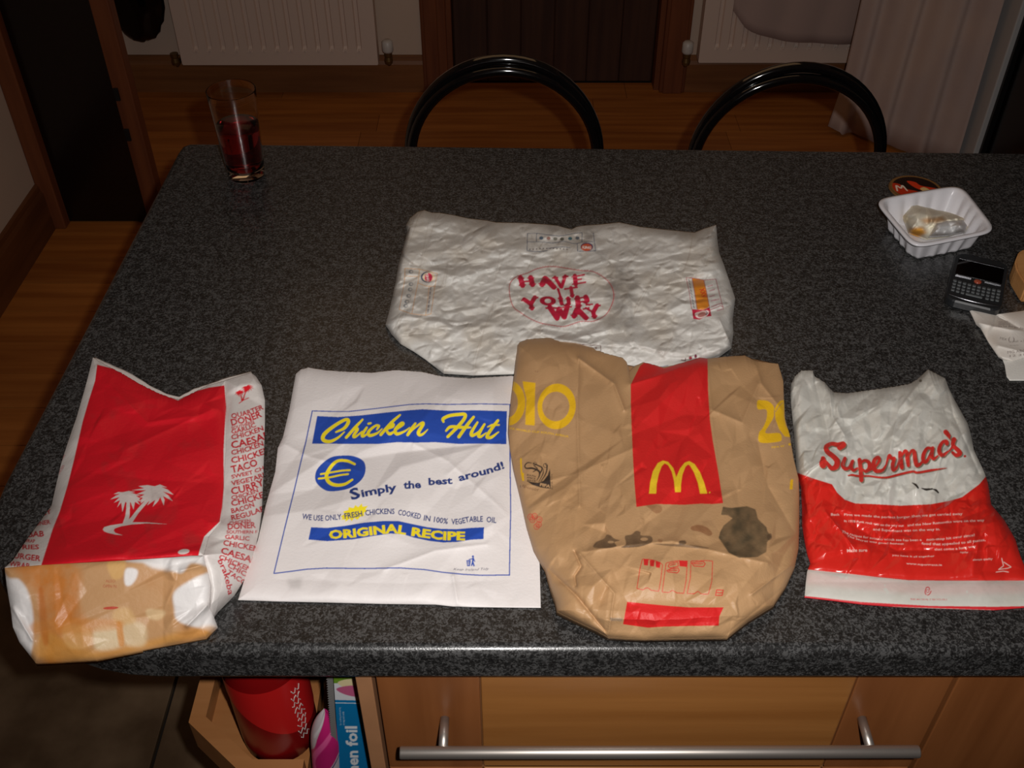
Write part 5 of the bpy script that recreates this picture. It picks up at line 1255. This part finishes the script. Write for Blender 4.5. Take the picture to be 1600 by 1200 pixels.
mesh_obj('carton_body', bm, mat('foil_carton_blue', (14, 112, 166), 0.4), fb)
print_grid('printed_front', lambda u, v: np.stack([fx0+u*0.0325+(1-v)*0.3*lean_, np.full_like(u, 0.5754), fz0+(1-v)*0.3], -1), 70, 400, cf, lambda u, v: u*33, lambda u, v: v*300, M_print, fb)
bm = bmesh.new(); N_ = 70
for i in range(N_):
    z0_, z1_ = i*0.3/N_, (i+1)*0.3/N_
    a_ = [bm.verts.new(fpt(*p)) for p in ((-0.0005, 0.5745, z0_), (-0.0005, 0.5745, z1_), (-0.0055, 0.5725, z1_), (-0.0070, 0.5720, (z0_+z1_)/2), (-0.0055, 0.5725, z0_))]
    bm.faces.new(a_)
bmesh.ops.remove_doubles(bm, verts=bm.verts, dist=1e-5)
mesh_obj('serrated_cutter', bm, mat('grey_cutter_strip', (120, 118, 116), 0.5), fb)
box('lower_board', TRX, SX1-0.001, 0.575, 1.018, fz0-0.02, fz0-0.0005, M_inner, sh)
# pink pack in front of it
cpk = Canvas(0, 0, 60, 120, (196, 186, 190))
cpk.poly(smooth_closed([(60, 0), (36, 4), (22, 22), (16, 40), (2, 56), (4, 84), (30, 104), (48, 120), (60, 120), (44, 96), (30, 78), (46, 56), (60, 40)]), (190, 34, 110)); cpk.brush([(60, 12), (34, 30), (12, 62), (24, 90)], [2, 6, 8, 3], (222, 90, 150)); cpk.brush([(60, 48), (36, 72), (40, 92), (56, 116)], [1.5, 2.5, 2.5, 2], (70, 40, 110)); cpk.brush([(56, 78), (48, 84), (58, 92), (50, 98)], [1, 2, 2, 1], (80, 50, 100)); cpk.brush([(30, 4), (14, 26)], [2, 5], (214, 210, 212))
pp = empty('roll_pack', (-0.212, 0.59, fz0), 'pink and white wrapped roll pack standing left of the blue foil carton', 'pack')
def pfn(u, v):
    zz = fz0 + 0.0015 + (1-v)*0.225; a_ = (u-0.5)*PI*1.9
    rr = 0.0160*np.clip(1-((np.clip(1-v, 0.72, 1)-0.72)/0.28)**2.2, 0.02, 1)
    cxp = -0.2155 + (1-v)*0.020
    return np.stack([cxp + rr*np.sin(a_)*1.05, 0.583 - rr*np.cos(a_)*0.95, zz + 0.0015*np.sin(a_*3+v*9)], -1)
o_ = print_grid('pack_wrapping', pfn, 90, 120, cpk, lambda u, v: np.clip(u*120-30, 0, 59), lambda u, v: v*160 % 120, M_print, pp)
for p in o_.data.polygons: p.use_smooth = True
bm = bmesh.new(); tube(bm, [(-0.2150, 0.583, fz0+0.0005), (-0.2045, 0.583, fz0+0.14)], 0.012, 20); mesh_obj('paper_roll', bm, M_whiteplastic, pp, True)
# white lettering squiggles on the bottle
bm = bmesh.new()
for j in range(9):
    th = -0.55 + 0.035*math.sin(j*1.3); pts = []
    z_ = SZ+0.045+j*0.0105
    for q in range(7):
        a_ = th + (q-3)*0.045; pts.append((bxx+(r_b+0.0010)*math.sin(-a_+0.42), byy-(r_b+0.0010)*math.cos(-a_+0.42), z_+0.004*math.sin(q*2.1+j)))
    tube(bm, pts, 0.0006, 5)
mesh_obj('white_lettering', bm, M_whiteplastic, bt)

# ---------------- white plastic tray with used tissue ----------------
M_tray = mat('white_polypropylene', (214, 212, 216), 0.3, spec=0.5)
TRZ = TZ+0.034
rim = [G(*p, TRZ) for p in ((1366, 312), (1501, 289), (1557, 361), (1428, 387))]
cen = sum(rim, Vector())/4
def rr_pt(t, half, rc, scale_in=0.0):
    """point on rounded square in (-1..1)^2 at parameter t (0..1)"""
    a_ = 2*PI*t; c_, s__ = math.cos(a_), math.sin(a_); n_ = 7.0
    k_ = (abs(c_)**n_+abs(s__)**n_)**(-1/n_); return c_*k_, s__*k_
def trp(t, sc_, z, fl=0.0):
    x_, y_ = rr_pt(t, 1, 0.2); u = (x_+1)/2; v = (y_+1)/2
    P = (rim[3]*(1-u)+rim[2]*u)*(1-v) + (rim[0]*(1-u)+rim[1]*u)*v
    d = P-cen; s2 = sc_ - fl
    return Vector((cen.x+d.x*s2, cen.y+d.y*s2, z))
NT = 240
tray = empty('food_tray', (cen.x, cen.y, TZ), 'white fluted plastic food tray holding a crumpled tissue', 'tray')
bm = bmesh.new(); rings = []
fl = lambda t: 0.05*(0.5+0.5*math.cos(2*PI*t*18))**0.8
spec_ = [(0.99, TRZ-0.0022, 0), (1.0, TRZ-0.001, 0), (0.995, TRZ, 0), (0.93, TRZ+0.0004, 0), (0.91, TRZ-0.0015, 0.15), (0.88, TRZ-0.008, 1.0), (0.80, TZ+0.006, 1.1), (0.77, TZ+0.0022, 1.0), (0.72, TZ+0.0016, 0), (0.35, TZ+0.0016, 0)]
for sc_, z_, kf in spec_: rings.append([bm.verts.new(trp(i/NT, sc_, z_, kf*fl(i/NT))) for i in range(NT)])
cv = bm.verts.new((cen.x, cen.y, TZ+0.0016))
for A_, B_ in zip(rings, rings[1:]):
    for i in range(NT): bm.faces.new((A_[i], A_[(i+1) % NT], B_[(i+1) % NT], B_[i]))
for i in range(NT): bm.faces.new((rings[-1][i], rings[-1][(i+1) % NT], cv))
bmesh.ops.recalc_face_normals(bm, faces=bm.faces)
tr_ = mesh_obj('tray_shell', bm, M_tray, tray, True)
s_ = tr_.modifiers.new('thickness', 'SOLIDIFY'); s_.thickness = 0.0009; s_.offset = 1
ctis = Canvas(0, 0, 100, 100, (232, 226, 208)); nt_ = vnoise(ctis.h, ctis.w, 24*SS, 5, 3); ctis.field(np.clip((nt_-0.52)*3, 0, 0.55), (214, 190, 140))
ctis.field(np.clip(ctis.softpoly([(10, 74), (30, 68), (36, 84), (22, 96), (12, 90)], 3)*0.95, 0, 1), (216, 150, 40)); ctis.field(np.clip(ctis.softpoly([(26, 50), (60, 42), (66, 54), (34, 60)], 3)*0.7, 0, 1), (200, 146, 80))
tis = empty('crumpled_tissue', (cen.x, cen.y, TZ+0.004), 'crumpled cream tissue with yellow stains lying in the white tray', 'tissue')
rt_ = Relief(1400, 300, 1540, 390); rt_.add_crumple(20, 0.030, 5, 0.2, 1.3); rt_.add_crumple(9, 0.016, 6, 1.0, 1.5); rt_.add_crumple(5, 0.004, 7, 0.4, 1.5); rt_.blur(1)
class _C:
    @staticmethod
    def sample(px, py): return ctis.sample((px-1410)/105*100, (py-312)/62*100)
paper_sheet('tissue_sheet', [(1422, 316), (1430, 310), (1438, 317), (1462, 327), (1484, 332)], [(1484, 332), (1508, 340), (1516, 358)], [(1420, 364), (1448, 374), (1480, 370), (1516, 358)], [(1422, 316), (1410, 338), (1420, 364)], rt_, _C, mat_attr('tissue_paper', 0.9, 0.1, 0.3, 500), tis, base=0.0040, edge=9, lifts=lambda px, py, u, v: 0.006*np.sin(np.clip(u, 0, 1)*PI)*np.sin(np.clip(v, 0, 1)*PI))
paper_sheet('tissue_fold', [(1460, 345), (1480, 340), (1505, 344)], [(1505, 344), (1511, 352), (1508, 362)], [(1452, 370), (1480, 368), (1508, 362)], [(1460, 345), (1455, 358), (1452, 370)], rt_, type('W', (), {'sample': staticmethod(lambda px, py: np.ones(px.shape+(3,))*0.75)}), M_paper3, tis, base=0.016, edge=5)

# ---------------- round pot lid ----------------
lc = G(1431, 294, TZ+0.004); LR = 0.0365
clid = Canvas(-1, -1, 101, 101, (96, 64, 34))
clid.ellipse(50, 50, 46, 46, (28, 12, 10)); clid.poly(smooth_closed([(4, 46), (8, 30), (22, 34), (30, 52), (46, 60), (60, 72), (50, 92), (24, 86), (8, 66)]), (176, 44, 16)); clid.poly(smooth_closed([(40, 22), (56, 26), (64, 40), (96, 54), (94, 70), (66, 62), (48, 46)]), (196, 52, 20)); clid.poly(smooth_closed([(58, 52), (68, 46), (76, 58), (64, 64)]), (206, 170, 110))
clid.brush([(10, 60), (14, 40), (20, 50), (26, 40), (30, 60)], [2.5, 4, 3, 4, 2.5], (220, 200, 180)); clid.text('Bacon', [(44, 82), (74, 78)], 9, (196, 150, 120)); clid.ellipse(50, 50, 47.5, 47.5, (120, 84, 44), w=4)
lid = empty('pot_lid', (lc.x, lc.y, TZ), 'round flat pot lid printed red and orange, partly hidden behind the white tray', 'lid')
bm = bmesh.new(); lathe(bm, [(0, TZ+0.0006), (LR, TZ+0.0006), (LR+0.0008, TZ+0.002), (LR, TZ+0.0036), (0, TZ+0.0034)], lc.x, lc.y, 64); mesh_obj('lid_body', bm, mat('brown_card_lid', (110, 78, 44), 0.4), lid)
print_grid('lid_print', lambda u, v: np.stack([lc.x + v*(LR-0.001)*np.cos(u*2*PI), lc.y + v*(LR-0.001)*np.sin(u*2*PI), np.full_like(u, TZ+0.0039)], -1), 160, 50, clid, lambda u, v: 50+50*v*np.cos(u*2*PI), lambda u, v: 50-50*v*np.sin(u*2*PI), M_print, lid)

# ---------------- phone ----------------
PZ = TZ+0.013
a_ = G(1486, 452, PZ); b_ = G(1562, 470, PZ); c_ = G(1499, 394, PZ)
ang = math.atan2(b_.y-a_.y, b_.x-a_.x); pw = (b_-a_).length; pl = (c_-a_).length
mid = G(1528, 438, PZ)
ph = empty('mobile_phone', (mid.x, mid.y, TZ), 'dark mobile phone with a full keypad lying beside the white tray', 'phone', rz=ang)
hw, hl = 0.0325, 0.0545
print('phone', pw, pl, math.degrees(ang))
M_phone = mat('dark_grey_phone_shell', (34, 36, 38), 0.3, spec=0.5); M_scr = mat('phone_screen', (6, 4, 4), 0.08, spec=0.6); M_key = mat('grey_phone_keys', (78, 82, 84), 0.4); M_rim = mat('phone_chrome_trim', (150, 150, 155), 0.2, metal=1.0)
def pbm(fn):
    bm = bmesh.new(); fn(bm); bmesh.ops.rotate(bm, verts=bm.verts, matrix=Matrix.Rotation(ang, 3, 'Z')); bmesh.ops.translate(bm, verts=bm.verts, vec=(mid.x, mid.y, TZ)); return bm
def rrect(hw_, hl_, rc, bow=0.0, n=6):
    P = []
    for sx, sy, a0_ in ((1, 1, 0), (-1, 1, 90), (-1, -1, 180), (1, -1, 270)):
        for i in range(n+1):
            t = math.radians(a0_+90*i/n); x_ = sx*(hw_-rc)+rc*math.cos(t); y_ = sy*(hl_-rc)+rc*math.sin(t); P.append((x_, y_*(1+bow*(1-(x_/hw_)**2))))
    return P
def slabp(P, z0_, z1_, inset=0.0015):
    def f(bm):
        rg = []
        for sc_, z_ in ((0.96, z0_), (1.0, z0_+0.003), (1.0, z1_-0.002), (0.97, z1_)): rg.append([bm.verts.new((x*sc_, y*sc_, z_)) for x, y in P])
        n = len(P)
        for A_, B_ in zip(rg, rg[1:]):
            for i in range(n): bm.faces.new((A_[i], A_[(i+1) % n], B_[(i+1) % n], B_[i]))
        bm.faces.new(rg[0][::-1]); bm.faces.new(rg[-1]); bmesh.ops.recalc_face_normals(bm, faces=bm.faces)
    return f
mesh_obj('phone_body', pbm(slabp(rrect(hw, hl, 0.012, 0.06), 0.0006, 0.013)), M_phone, ph)
mesh_obj('screen', pbm(lambda bm: prism(bm, rrect(hw-0.005, 0.018, 0.002) , 0.0128, 0.0136) and bmesh.ops.translate(bm, verts=bm.verts, vec=(0, 0.021, 0))), M_scr, ph)
mesh_obj('trim_bar', pbm(lambda bm: (bx(bm, -hw+0.006, hw-0.006, 0.0405, 0.0415, 0.0132, 0.0140), bx(bm, -hw+0.006, -0.008, -0.0005, 0.0008, 0.0132, 0.0142), bx(bm, 0.008, hw-0.006, -0.0005, 0.0008, 0.0132, 0.0140))), M_rim, ph)
bm = pbm(lambda bm: (lathe(bm, [(0.0045, 0.0132), (0.0045, 0.0142), (0.0035, 0.0148), (0.003, 0.0150), (0, 0.0160)], 0, -0.004, 20))); mesh_obj('trackball', bm, mat('red_brown_trackball', (150, 70, 50), 0.2), ph, True)  # trackball in one even red-brown colour
def kfn(bm):
    for rw in range(4):
        for cl_ in range(10):
            if rw == 3 and cl_ in (4, 5, 6): continue
            x_ = (cl_-4.5)*0.0057; y_ = -0.0135-rw*0.0072+0.0022*(1-(x_/0.028)**2)*-1
            bx(bm, x_-0.0023, x_+0.0023, y_-0.0024, y_+0.0024, 0.0128, 0.0145, 0.0008, 1)
    bx(bm, -0.008, 0.009, -0.0395, -0.0350, 0.0128, 0.0145, 0.0008, 1)
k_ = mesh_obj('keypad', pbm(kfn), M_key, ph)
mesh_obj('chin_trim', pbm(lambda bm: tube(bm, [((i-8)/8*(hw-0.004), -0.0452-0.004*(1-((i-8)/8)**2), 0.0128) for i in range(17)], 0.0008, 6)), M_rim, ph)

# ---------------- receipt ----------------
crc = Canvas(1505, 470, 1690, 605, (222, 216, 208))
krc = crop(1480, 390, 120/686.0)
nr = vnoise(crc.h, crc.w, 24*SS, 15, 3); crc.field(np.clip((nr-0.5)*1.2, 0, 0.3), (196, 178, 160))
for t_, P_, h_ in (('mm::mm', [(460, 655), (540, 655)], 3.6), ('mmmm:mm', [(460, 672), (560, 672)], 3.4), ('Thanks for Burger Eat', [(390, 690), (560, 692), (690, 712)], 3.0), ('MIX', [(470, 800), (530, 815)], 4.0), ('( )', [(545, 815), (600, 820)], 7), ('total: a b', [(560, 830), (700, 822)], 3.0), ('~~~', [(560, 865), (640, 862)], 4), ('MG ABG', [(540, 930), (700, 915)], 4.4), ('12 31', [(560, 960), (690, 945)], 3.4)): crc.text(t_, krc(P_), h_, (128, 114, 110))
rc = empty('till_receipt', (G(1600, 530).x, G(1600, 530).y, TZ), 'creased white till receipt at the right edge below the phone', 'receipt')
rr_ = Relief(1505, 470, 1690, 605); rr_.add_crumple(40, 0.005, 3, 0.5, 2.0); rr_.crease([(1558, 491), (1590, 512), (1640, 530)], -0.005, 5); rr_.crease([(1530, 505), (1580, 515), (1680, 520)], 0.005, 7); rr_.crease([(1560, 540), (1600, 550)], 0.003, 5); rr_.blur(1)
paper_sheet('upper_slip', [(1513, 481), (1530, 482), (1545, 485), (1558, 491), (1578, 488), (1600, 485), (1680, 476)], [(1680, 476), (1680, 550)], [(1567, 561), (1582, 564), (1600, 559), (1640, 556), (1680, 550)], [(1513, 481), (1520, 495), (1525, 506), (1532, 512), (1545, 535), (1560, 557), (1567, 561)], rr_, crc, M_paper2, rc, base=0.0025, edge=6)
paper_sheet('lower_slip', [(1563, 552), (1680, 540)], [(1680, 540), (1680, 592)], [(1573, 588), (1578, 594), (1600, 594), (1680, 592)], [(1563, 552), (1570, 570), (1573, 588)], rr_, Canvas(1505, 470, 1690, 605, (218, 216, 210)), M_paper2, rc, base=0.0006, edge=40, step=2)
# ---------------- tan board at the right edge ----------------
bm = bmesh.new(); P = [G(x, y, TZ+0.026) for x, y in ((1600, 388), (1592, 393), (1586, 408), (1588, 420), (1604, 446), (1720, 452), (1720, 380))]
prism(bm, [(p.x, p.y) for p in P][::-1], TZ+0.0006, TZ+0.026); bv = [e for e in bm.edges]; bmesh.ops.bevel(bm, geom=bv, offset=0.002, segments=2, affect='EDGES')
bd = mesh_obj('wooden_board', bm, mat_wood('tan_board', (190, 140, 88), (170, 120, 70), 0.5, axis=0)); tag(bd, 'tan wooden board with rounded corner at the right edge, above the receipt', 'board')
